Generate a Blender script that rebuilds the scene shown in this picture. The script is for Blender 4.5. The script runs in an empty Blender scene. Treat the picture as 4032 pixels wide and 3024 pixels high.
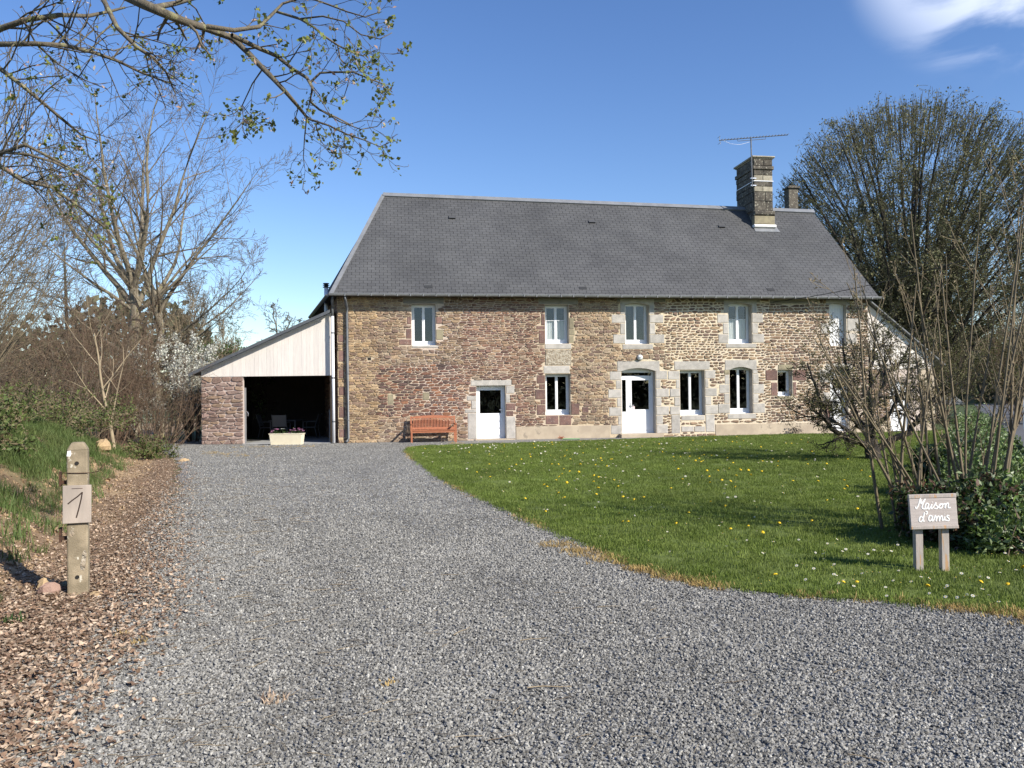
import bpy, math, random
import numpy as np
from mathutils import Matrix, Vector
R = math.radians
# ---------------------------------------------------------------- camera, world, sun, exposure
scene = bpy.context.scene
COL = scene.collection
cam_d = bpy.data.cameras.new('camera')
cam_d.sensor_width = 36.0
cam_d.lens = 36.0 * 3250 / 4032
cam_d.clip_start = 0.05
cam_d.clip_end = 9000
cam = bpy.data.objects.new('camera', cam_d)
COL.objects.link(cam)
cam.matrix_world = Matrix.Translation((0, 0, 1.6)) @ Matrix.Rotation(math.pi / 2 + math.atan(48 / 3250), 4, 'X') @ Matrix.Rotation(-0.012, 4, 'Z')
scene.camera = cam

SUN_EL = R(33)
SUN_DIR = Vector((0.80, -0.60, 0)).normalized() * math.cos(SUN_EL) + Vector((0, 0, math.sin(SUN_EL)))
world = bpy.data.worlds.new('World')
scene.world = world
world.use_nodes = True
wn, wl = world.node_tree.nodes, world.node_tree.links
wn.clear()
sky = wn.new('ShaderNodeTexSky')
sky.sky_type = 'NISHITA'
sky.sun_disc = False
sky.sun_elevation = SUN_EL
sky.sun_rotation = math.atan2(SUN_DIR.x, SUN_DIR.y)
sky.altitude = 100
sky.air_density = 1.0
sky.dust_density = 0.25
sky.ozone_density = 2.2
bg = wn.new('ShaderNodeBackground')
bg.inputs[1].default_value = 0.116
wo = wn.new('ShaderNodeOutputWorld')
tc = wn.new('ShaderNodeTexCoord')
# thin high cloud: soft noise on the sky direction, gathered in one drifting bank
nz = wn.new('ShaderNodeTexNoise')
nz.inputs['Scale'].default_value = 7.5
nz.inputs['Distortion'].default_value = .35
nz.inputs['Detail'].default_value = 7
nz.inputs['Roughness'].default_value = 0.52
mp = wn.new('ShaderNodeMapping')
mp.inputs['Scale'].default_value = (1.0, 1.0, 2.0)
mp.inputs['Location'].default_value = (0.35, 0.1, 0.2)
wl.new(tc.outputs['Generated'], mp.inputs[0])
wl.new(mp.outputs[0], nz.inputs['Vector'])
def wdot(v, lo, hi):
    dn = wn.new('ShaderNodeVectorMath'); dn.operation = 'DOT_PRODUCT'
    wl.new(tc.outputs['Generated'], dn.inputs[0]); dn.inputs[1].default_value = v
    mr = wn.new('ShaderNodeMapRange'); mr.interpolation_type = 'SMOOTHSTEP'
    mr.inputs[1].default_value = lo; mr.inputs[2].default_value = hi
    wl.new(dn.outputs['Value'], mr.inputs[0])
    return mr.outputs[0]
mr2 = wn.new('ShaderNodeMapRange'); mr2.interpolation_type = 'SMOOTHSTEP'
mr2.inputs[1].default_value = 0.44; mr2.inputs[2].default_value = 0.64
wl.new(nz.outputs['Fac'], mr2.inputs[0])
mm = wn.new('ShaderNodeMath'); mm.operation = 'MULTIPLY'
wl.new(mr2.outputs[0], mm.inputs[0])
wl.new(wdot((0.474, 0.756, 0.452), 0.986, 0.9988), mm.inputs[1])
mix = wn.new('ShaderNodeMixRGB')
mix.inputs[2].default_value = (5.2, 5.8, 7.2, 1)
m3 = wn.new('ShaderNodeMath'); m3.operation = 'MULTIPLY'; wl.new(wdot((0.300, 0.882, 0.363), 0.99965, 0.99998), m3.inputs[0]); m3.inputs[1].default_value = .0
m4 = wn.new('ShaderNodeMath'); m4.operation = 'MULTIPLY'; wl.new(m3.outputs[0], m4.inputs[0]); wl.new(nz.outputs['Fac'], m4.inputs[1])
m5 = wn.new('ShaderNodeMath'); m5.operation = 'ADD'; wl.new(mm.outputs[0], m5.inputs[0]); wl.new(m4.outputs[0], m5.inputs[1])
wl.new(m5.outputs[0], mix.inputs[0])
hs = wn.new('ShaderNodeHueSaturation'); hs.inputs['Saturation'].default_value = 1.2; hs.inputs['Hue'].default_value = 0.511; hs.inputs['Value'].default_value = 1.0
wl.new(sky.outputs[0], hs.inputs['Color']); wl.new(hs.outputs[0], mix.inputs[1])
wl.new(mix.outputs[0], bg.inputs[0])
wl.new(bg.outputs[0], wo.inputs[0])

sun_d = bpy.data.lights.new('sun', 'SUN')
sun_d.energy = 4.8
sun_d.angle = R(0.53)
sun_d.color = (1.0, 0.94, 0.84)
sun = bpy.data.objects.new('sun', sun_d)
COL.objects.link(sun)
sun.location = (20, -20, 30)
sun.rotation_euler = SUN_DIR.to_track_quat('Z', 'Y').to_euler()

vs = scene.view_settings
vs.view_transform = 'Standard'
vs.look = 'None'
vs.exposure = 0.62
vs.gamma = 1.0
vs.use_curve_mapping = False
scene.render.engine = 'CYCLES'
scene.cycles.max_bounces = 6
scene.cycles.transparent_max_bounces = 12

# ---------------------------------------------------------------- helpers
class MB:
    """collects faces; build() links them as one mesh object"""
    def __init__(s):
        s.v = []; s.f = []; s.m = []
    def add(s, vs_, fs_, m=0):
        o = len(s.v); s.v.extend(vs_)
        for f in fs_:
            s.f.append(tuple(i + o for i in f)); s.m.append(m)
        return s
    def box(s, x0, y0, z0, x1, y1, z1, m=0):
        return s.add([(x0,y0,z0),(x1,y0,z0),(x1,y1,z0),(x0,y1,z0),(x0,y0,z1),(x1,y0,z1),(x1,y1,z1),(x0,y1,z1)],
                     [(0,3,2,1),(4,5,6,7),(0,1,5,4),(1,2,6,5),(2,3,7,6),(3,0,4,7)], m)
    def bbox(s, x0, y0, z0, x1, y1, z1, b=0.01, m=0):
        """box with its front (-y) edges chamfered"""
        vs_ = [(x0,y1,z0),(x1,y1,z0),(x1,y1,z1),(x0,y1,z1),(x0,y0+b,z0),(x1,y0+b,z0),(x1,y0+b,z1),(x0,y0+b,z1),
               (x0+b,y0,z0+b),(x1-b,y0,z0+b),(x1-b,y0,z1-b),(x0+b,y0,z1-b)]
        return s.add(vs_, [(0,3,2,1),(0,1,5,4),(1,2,6,5),(2,3,7,6),(3,0,4,7),(4,5,9,8),(5,6,10,9),(6,7,11,10),(7,4,8,11),(8,9,10,11)], m)
    def prism(s, poly, y0, y1, m=0):
        """poly: (x,z) list, counter-clockwise seen from -y; extruded from y0 (front) to y1"""
        n = len(poly)
        vs_ = [(x,y0,z) for x,z in poly] + [(x,y1,z) for x,z in poly]
        fs = [tuple(range(n)), tuple(range(2*n-1, n-1, -1))] + [(i, i+n, (i+1)%n+n, (i+1)%n) for i in range(n)]
        return s.add(vs_, fs, m)
    def tube(s, pts, r, k=8, m=0, cap=True, flat=None):
        pts = [Vector(p) for p in pts]; n = len(pts)
        rs = r if isinstance(r, (list, tuple)) else [r]*n
        vs_ = []
        for i, p in enumerate(pts):
            d = (pts[min(i+1,n-1)] - pts[max(i-1,0)])
            if d.length < 1e-9: d = Vector((0,0,1))
            d.normalize()
            ref = Vector(flat) if flat else (Vector((0,0,1)) if abs(d.z) < .9 else Vector((1,0,0)))
            a = d.cross(ref).normalized(); b = d.cross(a).normalized()
            for j in range(k):
                t = 2*math.pi*j/k
                q = p + a*math.cos(t)*rs[i] + b*math.sin(t)*rs[i]*(0.3 if flat else 1)
                vs_.append(tuple(q))
        fs = [(i*k+j, i*k+(j+1)%k, (i+1)*k+(j+1)%k, (i+1)*k+j) for i in range(n-1) for j in range(k)]
        if cap: fs += [tuple(range(k-1,-1,-1)), tuple(range((n-1)*k, n*k))]
        return s.add(vs_, fs, m)
    def lathe(s, prof, c=(0,0,0), k=16, m=0):
        vs_ = [(c[0]+r*math.cos(2*math.pi*j/k), c[1]+r*math.sin(2*math.pi*j/k), c[2]+z) for r,z in prof for j in range(k)]
        fs = [(i*k+j, i*k+(j+1)%k, (i+1)*k+(j+1)%k, (i+1)*k+j) for i in range(len(prof)-1) for j in range(k)]
        return s.add(vs_, fs, m)
    def build(s, name, mats, parent=None, smooth=False, loc=None):
        me = bpy.data.meshes.new(name)
        me.from_pydata(s.v, [], s.f)
        for mt in (mats if isinstance(mats, (list, tuple)) else [mats]): me.materials.append(mt)
        if max(s.m, default=0) > 0: me.polygons.foreach_set('material_index', s.m)
        if smooth: me.polygons.foreach_set('use_smooth', [True]*len(me.polygons))
        me.update()
        o = bpy.data.objects.new(name, me); COL.objects.link(o)
        if parent: o.parent = parent
        if loc: o.location = loc
        return o
def np_obj(name, V, Q, mats, parent=None, col=None, smooth=False, n=4):
    """fast mesh from numpy arrays; Q holds faces of n corners; col is one colour per face"""
    me = bpy.data.meshes.new(name)
    V = np.asarray(V, np.float32); Q = np.asarray(Q, np.int32)
    me.vertices.add(len(V)); me.vertices.foreach_set('co', V.ravel())
    me.loops.add(Q.size); me.loops.foreach_set('vertex_index', Q.ravel())
    me.polygons.add(len(Q)); me.polygons.foreach_set('loop_start', np.arange(0, Q.size, n, dtype=np.int32))
    if smooth: me.polygons.foreach_set('use_smooth', np.ones(len(Q), bool))
    for mt in (mats if isinstance(mats, (list, tuple)) else [mats]): me.materials.append(mt)
    me.update(calc_edges=True)
    if col is not None:
        a = me.color_attributes.new('Col', 'FLOAT_COLOR', 'CORNER')
        c = np.repeat(np.concatenate([np.asarray(col, np.float32), np.ones((len(Q),1), np.float32)], 1), n, 0)
        a.data.foreach_set('color', c.ravel())
    o = bpy.data.objects.new(name, me); COL.objects.link(o)
    if parent: o.parent = parent
    return o
def empty(name, loc=(0,0,0), rz=0):
    o = bpy.data.objects.new(name, None); COL.objects.link(o)
    o.empty_display_size = .2; o.location = loc; o.rotation_euler = (0,0,rz)
    return o
def tag(o, label=None, cat=None, group=None, kind=None):
    if label: o['label'] = label
    if cat: o['category'] = cat
    if group: o['group'] = group
    if kind: o['kind'] = kind
    return o
def copy_tree(o, parent=None):
    c = o.copy(); COL.objects.link(c); c.parent = parent
    for ch in list(o.children): copy_tree(ch, c)
    return c
# ---------------------------------------------------------------- materials
def mat(name, c1, c2=None, scale=6.0, rough=.8, bump=0., bscale=40., attr=False, rnd=0., spec=.3, metal=0.,
        stretch=(1,1,1), c3=None, s3=12., t3=.62, trans=0., lo=.38, hi=.62, bdist=.02, detail=5, patch=0., pscale=.6):
    """colour = noise mix of c1 and c2 (times the Col attribute), spots of c3, brightness varied per object by rnd"""
    m = bpy.data.materials.new(name); m.use_nodes = True
    nt = m.node_tree; N = nt.nodes; L = nt.links
    bs = N['Principled BSDF']; out = N['Material Output']
    bs.inputs['Roughness'].default_value = rough
    bs.inputs['Metallic'].default_value = metal
    bs.inputs['Specular IOR Level'].default_value = spec
    g = N.new('ShaderNodeNewGeometry'); mpn = N.new('ShaderNodeMapping')
    mpn.inputs['Scale'].default_value = stretch
    L.new(g.outputs['Position'], mpn.inputs[0])
    def noise(sc, det=detail, ro=.55):
        n = N.new('ShaderNodeTexNoise'); n.inputs['Scale'].default_value = sc
        n.inputs['Detail'].default_value = det; n.inputs['Roughness'].default_value = ro
        L.new(mpn.outputs[0], n.inputs['Vector']); return n.outputs['Fac']
    def rng(x, a, b):
        r_ = N.new('ShaderNodeMapRange'); r_.inputs[1].default_value = a; r_.inputs[2].default_value = b
        L.new(x, r_.inputs[0]); return r_.outputs[0]
    def mixc(f, a, b, mode='MIX'):
        mx = N.new('ShaderNodeMixRGB'); mx.blend_type = mode
        for sock, val in ((mx.inputs[0], f), (mx.inputs[1], a), (mx.inputs[2], b)):
            if hasattr(val, 'links'): L.new(val, sock)
            elif isinstance(val, (int, float)): sock.default_value = val
            else: sock.default_value = (*val, 1)
        return mx.outputs[0]
    c = None
    rgb = N.new('ShaderNodeRGB'); rgb.outputs[0].default_value = (*c1, 1); c = rgb.outputs[0]
    if c2: c = mixc(rng(noise(scale), lo, hi), c, c2)
    if attr:
        at = N.new('ShaderNodeAttribute'); at.attribute_name = 'Col'
        c = mixc(1.0, c, at.outputs['Color'], 'MULTIPLY')
    if c3: c = mixc(rng(noise(s3, 3), t3, t3+.05), c, c3)
    if patch:
        pr = N.new('ShaderNodeMapRange'); pr.inputs[1].default_value = .3; pr.inputs[2].default_value = .7; pr.inputs[3].default_value = 1-patch; pr.inputs[4].default_value = 1+patch
        L.new(noise(pscale, 4, .6), pr.inputs[0]); c = mixc(1.0, c, pr.outputs[0], 'MULTIPLY')
    if rnd:
        oi = N.new('ShaderNodeObjectInfo')
        hv = N.new('ShaderNodeHueSaturation')
        mr = N.new('ShaderNodeMapRange'); mr.inputs[3].default_value = 1-rnd; mr.inputs[4].default_value = 1+rnd
        L.new(oi.outputs['Random'], mr.inputs[0]); L.new(mr.outputs[0], hv.inputs['Value']); L.new(c, hv.inputs['Color'])
        c = hv.outputs[0]
    L.new(c, bs.inputs['Base Color'])
    if bump:
        b = N.new('ShaderNodeBump'); b.inputs['Strength'].default_value = bump; b.inputs['Distance'].default_value = bdist
        L.new(noise(bscale, 4, .6), b.inputs['Height']); L.new(b.outputs[0], bs.inputs['Normal'])
    if trans:
        t = N.new('ShaderNodeBsdfTranslucent'); L.new(c, t.inputs[0])
        mx = N.new('ShaderNodeMixShader'); mx.inputs[0].default_value = trans
        L.new(bs.outputs[0], mx.inputs[1]); L.new(t.outputs[0], mx.inputs[2]); L.new(mx.outputs[0], out.inputs[0])
    return m
def glass_mat():
    m = bpy.data.materials.new('window_glass'); m.use_nodes = True
    N = m.node_tree.nodes; L = m.node_tree.links; N.clear()
    f0 = N.new('ShaderNodeFresnel'); f0.inputs[0].default_value = 1.85
    gb = N.new('ShaderNodeNewGeometry'); f = N.new('ShaderNodeMath'); f.operation = 'MULTIPLY_ADD'; f.inputs[1].default_value = -1.0
    fm = N.new('ShaderNodeMath'); fm.operation = 'MULTIPLY'; L.new(f0.outputs[0], fm.inputs[0]); L.new(gb.outputs['Backfacing'], fm.inputs[1]); L.new(fm.outputs[0], f.inputs[0]); L.new(f0.outputs[0], f.inputs[2])
    t = N.new('ShaderNodeBsdfTransparent'); t.inputs[0].default_value = (.95,.97,.97,1)
    gl = N.new('ShaderNodeBsdfGlossy'); gl.inputs['Roughness'].default_value = .015
    mx = N.new('ShaderNodeMixShader'); o = N.new('ShaderNodeOutputMaterial')
    L.new(f.outputs[0], mx.inputs[0]); L.new(t.outputs[0], mx.inputs[1]); L.new(gl.outputs[0], mx.inputs[2]); L.new(mx.outputs[0], o.inputs[0])
    return m
MT = dict(
 stone=mat('rubble_stone', (1.02,.99,.96), (.68,.655,.63), scale=14, rough=.9, bump=.7, bscale=60, attr=True, c3=(.42,.38,.30), s3=22, t3=.66, bdist=.012, patch=.16, pscale=.9),
 granite=mat('dressed_granite', (.46,.425,.38), (.36,.335,.30), scale=5, rough=.85, bump=.35, bscale=90, rnd=.10, c3=(.24,.22,.19), s3=34, t3=.68),
 purple=mat('purple_sandstone', (.215,.125,.10), (.145,.09,.08), scale=5, rough=.9, bump=.5, bscale=60, rnd=.18, c3=(.34,.29,.23), s3=26, t3=.62),
 olive=mat('olive_stone', (.30,.26,.17), (.22,.19,.13), scale=6, rough=.9, bump=.4, bscale=70, rnd=.12),
 plaster=mat('cement_render', (.47,.39,.285), (.38,.31,.23), scale=2.2, rough=.92, bump=.25, bscale=50, c3=(.30,.25,.19), s3=3.0, t3=.64),
 cement=mat('grey_cement', (.27,.25,.215), (.215,.20,.18), scale=3, rough=.92, bump=.25, bscale=40),
 limewash=mat('rough_limewash', (.50,.44,.345), (.27,.215,.15), scale=11, rough=.95, bump=1.0, bscale=22, bdist=.05),
 slate=mat('slate', (.086,.086,.086), (.075,.075,.076), scale=1.1, rough=.6, bump=.12, bscale=70, attr=True, spec=.35, c3=(.40,.39,.35), s3=9.0, t3=.745, patch=.15, pscale=.45),
 slate1=mat('slate_single', (.086,.086,.086), (.075,.075,.076), scale=1.1, rough=.6, bump=.12, bscale=70, rnd=.10, spec=.35, patch=.15, pscale=.45),
 under=mat('roof_underlay', (.035,.036,.038), rough=.8),
 zinc=mat('zinc', (.27,.275,.28), (.22,.225,.23), scale=3, rough=.45, metal=.25, spec=.5),
 zincd=mat('dull_zinc', (.155,.16,.165), (.12,.123,.128), scale=5, rough=.5, metal=.4, spec=.4),
 whitepipe=mat('white_pipe', (.78,.78,.80), rough=.4, spec=.4),
 pvc=mat('white_pvc', (.83,.83,.835), rough=.32, spec=.45),
 shutter=mat('white_paint', (.80,.80,.80), (.74,.74,.74), scale=3, rough=.5),
 curtain=mat('net_curtain', (.80,.80,.79), (.68,.68,.68), scale=9, rough=.9, stretch=(6,6,.3), trans=.35),
 glass=glass_mat(),
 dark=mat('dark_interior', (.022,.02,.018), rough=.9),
 metal=mat('brushed_metal', (.55,.55,.56), rough=.3, metal=.9),
 board=mat('whitewashed_board', (.74,.685,.615), (.66,.60,.545), scale=4, rough=.75, stretch=(12,12,.6), rnd=.05, bump=.12, bscale=20, c3=(.44,.36,.32), s3=7, t3=.76),
 dark_shade_wood=mat('dark_wood_and_shade', (.045,.034,.025), (.03,.024,.018), scale=6, rough=.9, stretch=(6,6,.6)),  # near-black tone also stands in for the shade inside the shed
 concrete=mat('old_concrete', (.34,.275,.185), (.215,.175,.115), scale=7, rough=.95, bump=.6, bscale=120, c3=(.56,.52,.42), s3=13, t3=.66, bdist=.008),
 slab=mat('concrete_slab', (.36,.36,.35), (.29,.29,.285), scale=2, rough=.9),
 rust=mat('rusty_iron', (.10,.05,.03), (.05,.03,.02), scale=30, rough=.9, bump=.4, bscale=150),
 greywood=mat('weathered_wood', (.52,.455,.415), (.44,.385,.35), scale=9, rough=.9, stretch=(.6,4,7), bump=.3, bscale=40, c3=(.50,.33,.19), s3=3.2, t3=.66, bdist=.005),
 postwood=mat('weathered_post', (.46,.405,.36), (.37,.325,.285), scale=10, rough=.9, stretch=(5,5,.7), bump=.3, bscale=40, c3=(.50,.31,.17), s3=5, t3=.57, bdist=.005),
 chalk=mat('white_lettering', (.86,.84,.80), rough=.8),
 burnt=mat('burnt_lettering', (.045,.03,.024), rough=.9),
 teak=mat('oiled_hardwood', (.40,.15,.072), (.31,.105,.05), scale=8, rough=.55, stretch=(1,6,6), rnd=.06, spec=.4),
 cream=mat('cream_plastic', (.78,.71,.54), (.74,.665,.50), scale=8, rough=.5, spec=.4),
 soil=mat('potting_soil', (.035,.024,.016), (.02,.014,.01), scale=30, rough=.95),
 leafg=mat('plant_leaf', (.075,.125,.035), (.045,.085,.025), scale=30, rough=.55, trans=.2, spec=.4),
 pink=mat('pink_petal', (.62,.26,.42), (.50,.20,.42), scale=20, rough=.7, trans=.25, rnd=.15),
 whitep=mat('white_petal', (.80,.80,.74), (.74,.74,.70), scale=50, rough=.7, trans=.2),
 yellowp=mat('yellow_petal', (.83,.60,.03), (.76,.50,.02), scale=60, rough=.7, trans=.15),
 chairm=mat('grey_mesh_chair', (.115,.115,.12), rough=.5, metal=.2),
 lampg=mat('ribbed_glass_lamp', (.70,.71,.70), rough=.15, spec=.8),
 orange=mat('terracotta_orange', (.62,.16,.05), (.40,.09,.03), scale=40, rough=.8),
 hose=mat('green_hose', (.10,.33,.12), rough=.5),
 sticker=mat('pink_sticker', (.78,.55,.55), (.72,.66,.66), scale=60, rough=.5),
 wire=mat('black_cable', (.02,.02,.022), rough=.6),
 asphalt=mat('asphalt', (.125,.125,.13), (.10,.10,.105), scale=1.2, rough=.9, bump=.3, bscale=200, bdist=.006),
 bark=mat('grey_bark', (.155,.13,.095), (.10,.085,.06), scale=9, rough=.95, bump=.7, bscale=40, stretch=(2,2,.5), c3=(.21,.195,.105), s3=6, t3=.58),
 barklit=mat('pale_bark', (.26,.225,.165), (.17,.145,.105), scale=7, rough=.95, bump=.6, bscale=30, stretch=(2,2,.5), c3=(.20,.18,.09), s3=5, t3=.6),
 limb=mat('sunlit_limb', (.185,.15,.105), (.125,.10,.07), scale=5, rough=.95),
 twig=mat('brown_twig', (.155,.12,.085), (.105,.082,.058), scale=3, rough=.95),
 redtwig=mat('reddish_twig', (.185,.125,.085), (.13,.09,.06), scale=3, rough=.95),
 straw=mat('pale_stem', (.34,.27,.175), (.24,.19,.125), scale=3, rough=.95),
 olivetwig=mat('olive_twig', (.13,.12,.075), (.085,.08,.05), scale=3, rough=.95),
 darkbark=mat('dark_bark', (.06,.05,.042), (.035,.03,.026), scale=12, rough=.95, bump=.9, bscale=50, c3=(.12,.115,.085), s3=14, t3=.63),
 stem=mat('young_stem', (.205,.165,.105), (.145,.115,.075), scale=6, rough=.85, stretch=(3,3,1)),
 leaf=mat('leaf', (1,1,1), (.75,.75,.75), scale=8, rough=.6, attr=True, trans=.3, spec=.3),
 gloss=mat('glossy_leaf', (1.2,1.2,1.2), (.95,.95,.95), scale=8, rough=.46, attr=True, trans=.18, spec=.5),
)

# ---------------------------------------------------------------- ground
GX_Y = [-30, 0, 3, 3.7, 4.13, 5.03, 5.99, 7.21, 9.09, 12.29, 16.06, 21.3, 28.28, 35, 60]
GX_X = [-2.0, -2.0, -2.1, -2.23, -2.38, -2.62, -2.75, -3.1, -3.8, -5.05, -6.5, -8.6, -12.2, -14.8, -22]
def gx(y): return np.interp(y, GX_Y, GX_X)          # left edge of the gravel drive
ROADX = lambda y: 6.0 + (y - 8.5) * .545                # left edge of the lane
def hgt(x, y):
    x = np.asarray(x, float); y = np.asarray(y, float)
    d = np.clip((gx(y) - x - .95) / 2.5, 0, 1)
    h = 1.1 * d*d*(3-2*d)
    near = np.clip((30 - y) / 12, 0.25, 1)
    h = h * near
    bump = (np.sin(x*1.9+y*.7)*np.sin(y*1.3-x*.5)*.09 + np.sin(x*4.1-y*2.2)*.035) * np.clip((gx(y)-x-.6)/1.2, 0, 1)
    far = np.hypot(x, y)
    hill = np.clip((far - 110) / 500, 0, 1) ** 1.2 * (9 + 7*np.sin(np.arctan2(x, y)*3+1))
    return h + bump + hill
xs = np.unique(np.concatenate([np.linspace(-4000,-120,14), np.linspace(-120,-26,20), np.arange(-26,-1.5,.25), np.linspace(-1.5,30,30), np.linspace(30,140,18), np.linspace(140,4000,14)]))
ys = np.unique(np.concatenate([np.linspace(-4000,-40,12), np.linspace(-40,2,12), np.arange(2,36,.25), np.linspace(36,140,30), np.linspace(140,4000,16)]))
gxx, gyy = np.meshgrid(xs, ys)
gz = hgt(gxx, gyy)
V = np.stack([gxx, gyy, gz], -1).reshape(-1, 3)
nx_, ny_ = len(xs), len(ys)
ii, jj = np.meshgrid(np.arange(nx_-1), np.arange(ny_-1))
a = (jj*nx_ + ii).ravel()
Q = np.stack([a, a+1, a+1+nx_, a+nx_], 1)
cen = V[Q].mean(1)
dl = gx(cen[:,1]) - cen[:,0]
rg = np.random.default_rng(5)
grass = np.clip((dl - 2.0 + .7*np.sin(cen[:,1]*1.7+cen[:,0]))/1.0, 0, 1)
grass[dl < 0] = 1
litter = np.array([.25,.17,.105]); green = np.array([.075,.105,.035])
gc = litter*(1-grass[:,None]) + green*grass[:,None]
sandy = np.clip(np.sin(cen[:,0]*2.3+1)*np.sin(cen[:,1]*1.1+.5)*1.2+.35, 0, 1)*(dl > .7)*(dl < 2.5)
gc = gc*(1-sandy[:,None]) + np.array([.38,.27,.155])*sandy[:,None]
MT['ground'] = mat('earth_and_grass', (1,1,1), (.68,.66,.62), scale=2.5, rough=.95, bump=.6, bscale=18, attr=True, bdist=.05)
g = np_obj('ground', V, Q, MT['ground'], col=gc, smooth=True)
tag(g, 'bare brown earth and rough grass on the bank and the fields', 'ground', kind='structure')

def sheet(name, pts, z, m, label, cat, n=1):
    mb = MB(); mb.add([(x, y, z) for x, y in pts], [tuple(range(len(pts)))])
    o = mb.build(name, m); tag(o, label, cat, kind='structure'); return o
def gravel_mat():
    m = bpy.data.materials.new('grey_gravel'); m.use_nodes = True
    N = m.node_tree.nodes; L = m.node_tree.links; bs = N['Principled BSDF']
    bs.inputs['Roughness'].default_value = .85
    g_ = N.new('ShaderNodeNewGeometry')
    v = N.new('ShaderNodeTexVoronoi'); v.inputs['Scale'].default_value = 52
    L.new(g_.outputs['Position'], v.inputs['Vector'])
    sp = N.new('ShaderNodeSeparateColor'); L.new(v.outputs['Color'], sp.inputs[0])
    cr = N.new('ShaderNodeValToRGB'); e = cr.color_ramp.elements
    e[0].position = 0; e[0].color = (.11,.107,.10,1); e[1].position = 1; e[1].color = (.42,.41,.385,1)
    for p, c in ((.3,(.19,.186,.172,1)), (.62,(.265,.258,.237,1)), (.86,(.33,.317,.285,1))):
        el = e.new(p); el.color = c
    L.new(sp.outputs[0], cr.inputs[0])
    n1 = N.new('ShaderNodeTexNoise'); n1.inputs['Scale'].default_value = .7; n1.inputs['Detail'].default_value = 6
    L.new(g_.outputs['Position'], n1.inputs['Vector'])
    mr = N.new('ShaderNodeMapRange'); mr.inputs[1].default_value = .3; mr.inputs[2].default_value = .7; mr.inputs[3].default_value = .80; mr.inputs[4].default_value = 1.12
    L.new(n1.outputs['Fac'], mr.inputs[0])
    mx = N.new('ShaderNodeMixRGB'); mx.blend_type = 'MULTIPLY'; mx.inputs[0].default_value = 1
    L.new(cr.outputs[0], mx.inputs[1]); L.new(mr.outputs[0], mx.inputs[2])
    L.new(mx.outputs[0], bs.inputs['Base Color'])
    b = N.new('ShaderNodeBump'); b.inputs['Strength'].default_value = .9; b.inputs['Distance'].default_value = .02
    L.new(sp.outputs[1], b.inputs['Height']); L.new(b.outputs[0], bs.inputs['Normal'])
    return m
MT['gravel'] = gravel_mat()
LAWN = [(3.58,5.83),(3.22,6.10),(2.66,6.32),(1.97,6.59),(1.63,6.87),(1.12,7.66),(.86,8.56),(.52,9.62),(-.08,11.59),(-.48,12.91),(-1.32,15.94),(-2.36,20.78),(-3.1,24.6),(-3.2,25.6),(-2.9,26.5),(-1,27.2),(1.57,28.0),(3.9,29.0),(6.41,30.1),(9.42,30.9),(12.55,31.3),(15.0,31.8),(17.5,33.2),(20.2,34.0)]
lawn_edge = np.array(LAWN)
gy = np.concatenate([np.arange(-12,30.4,.5), [33.0]])
gpts = [(float(gx(y)) + .07*math.sin(y*5) + .05*math.sin(y*11), float(y)) for y in gy]
gpts = [(9.0, -12.0)] + [(9.0, 5.0), (19.2, 33.0)] + gpts[::-1]
# gravel drive as a ring of triangles fanned by quads: left edge to right edge
lv = np.array([(float(gx(y)) + .07*math.sin(y*5) + .05*math.sin(y*11), y) for y in gy])
rv = np.array([(9.0 if y < 9 else min(18.9, float(ROADX(y))-.3), y) for y in gy])
mb = MB()
for i in range(len(gy)-1):
    mb.add([(lv[i,0],lv[i,1],.006),(rv[i,0],rv[i,1],.006),(rv[i+1,0],rv[i+1,1],.006),(lv[i+1,0],lv[i+1,1],.006)], [(0,1,2,3)])
o = mb.build('gravel_drive', MT['gravel']); tag(o, 'grey crushed stone gravel drive leading up to the farmhouse', 'drive', kind='structure')
MT['lawn'] = mat('lawn_turf', (.105,.14,.028), (.13,.165,.038), patch=.15, pscale=.5, scale=1.4, rough=.95, bump=.5, bscale=60)
ye = [p[1] for p in LAWN]
lb = []
rngl = random.Random(2)
for i in range(len(LAWN)-1):            # ragged turf edge
    (x0,y0),(x1,y1) = LAWN[i], LAWN[i+1]
    n = max(1, int(math.hypot(x1-x0, y1-y0)/.22))
    for k in range(n):
        t = k/n; lb.append((x0+(x1-x0)*t + rngl.uniform(-.045,.045), y0+(y1-y0)*t + rngl.uniform(-.045,.045)))
lb += [(19.6,33.9),(float(ROADX(33))-.35,33),(float(ROADX(9))-.35,9),(float(ROADX(6.6))-.3,6.6),(4.35,5.66)]
import mathutils
tri = mathutils.geometry.tessellate_polygon([[Vector((x,y,0)) for x,y in lb]])
mb = MB(); mb.add([(x,y,.02) for x,y in lb], [tuple(t) for t in tri])
o = mb.build('lawn', MT['lawn']); tag(o, 'mown green lawn turf between the gravel and the lane', 'lawn', kind='structure')
rd = [(float(ROADX(y)), y) for y in (-6, 5, 20, 40, 70, 110)]
mb = MB()
for i in range(len(rd)-1):
    (x0,y0),(x1,y1) = rd[i], rd[i+1]
    mb.add([(x0,y0,.03),(x0+3.6,y0-1.2,.03),(x1+3.6,y1-1.2,.03),(x1,y1,.03)], [(0,1,2,3)])
o = mb.build('lane', MT['asphalt']); tag(o, 'narrow grey asphalt lane beyond the laurel hedge', 'road', kind='structure')

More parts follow.
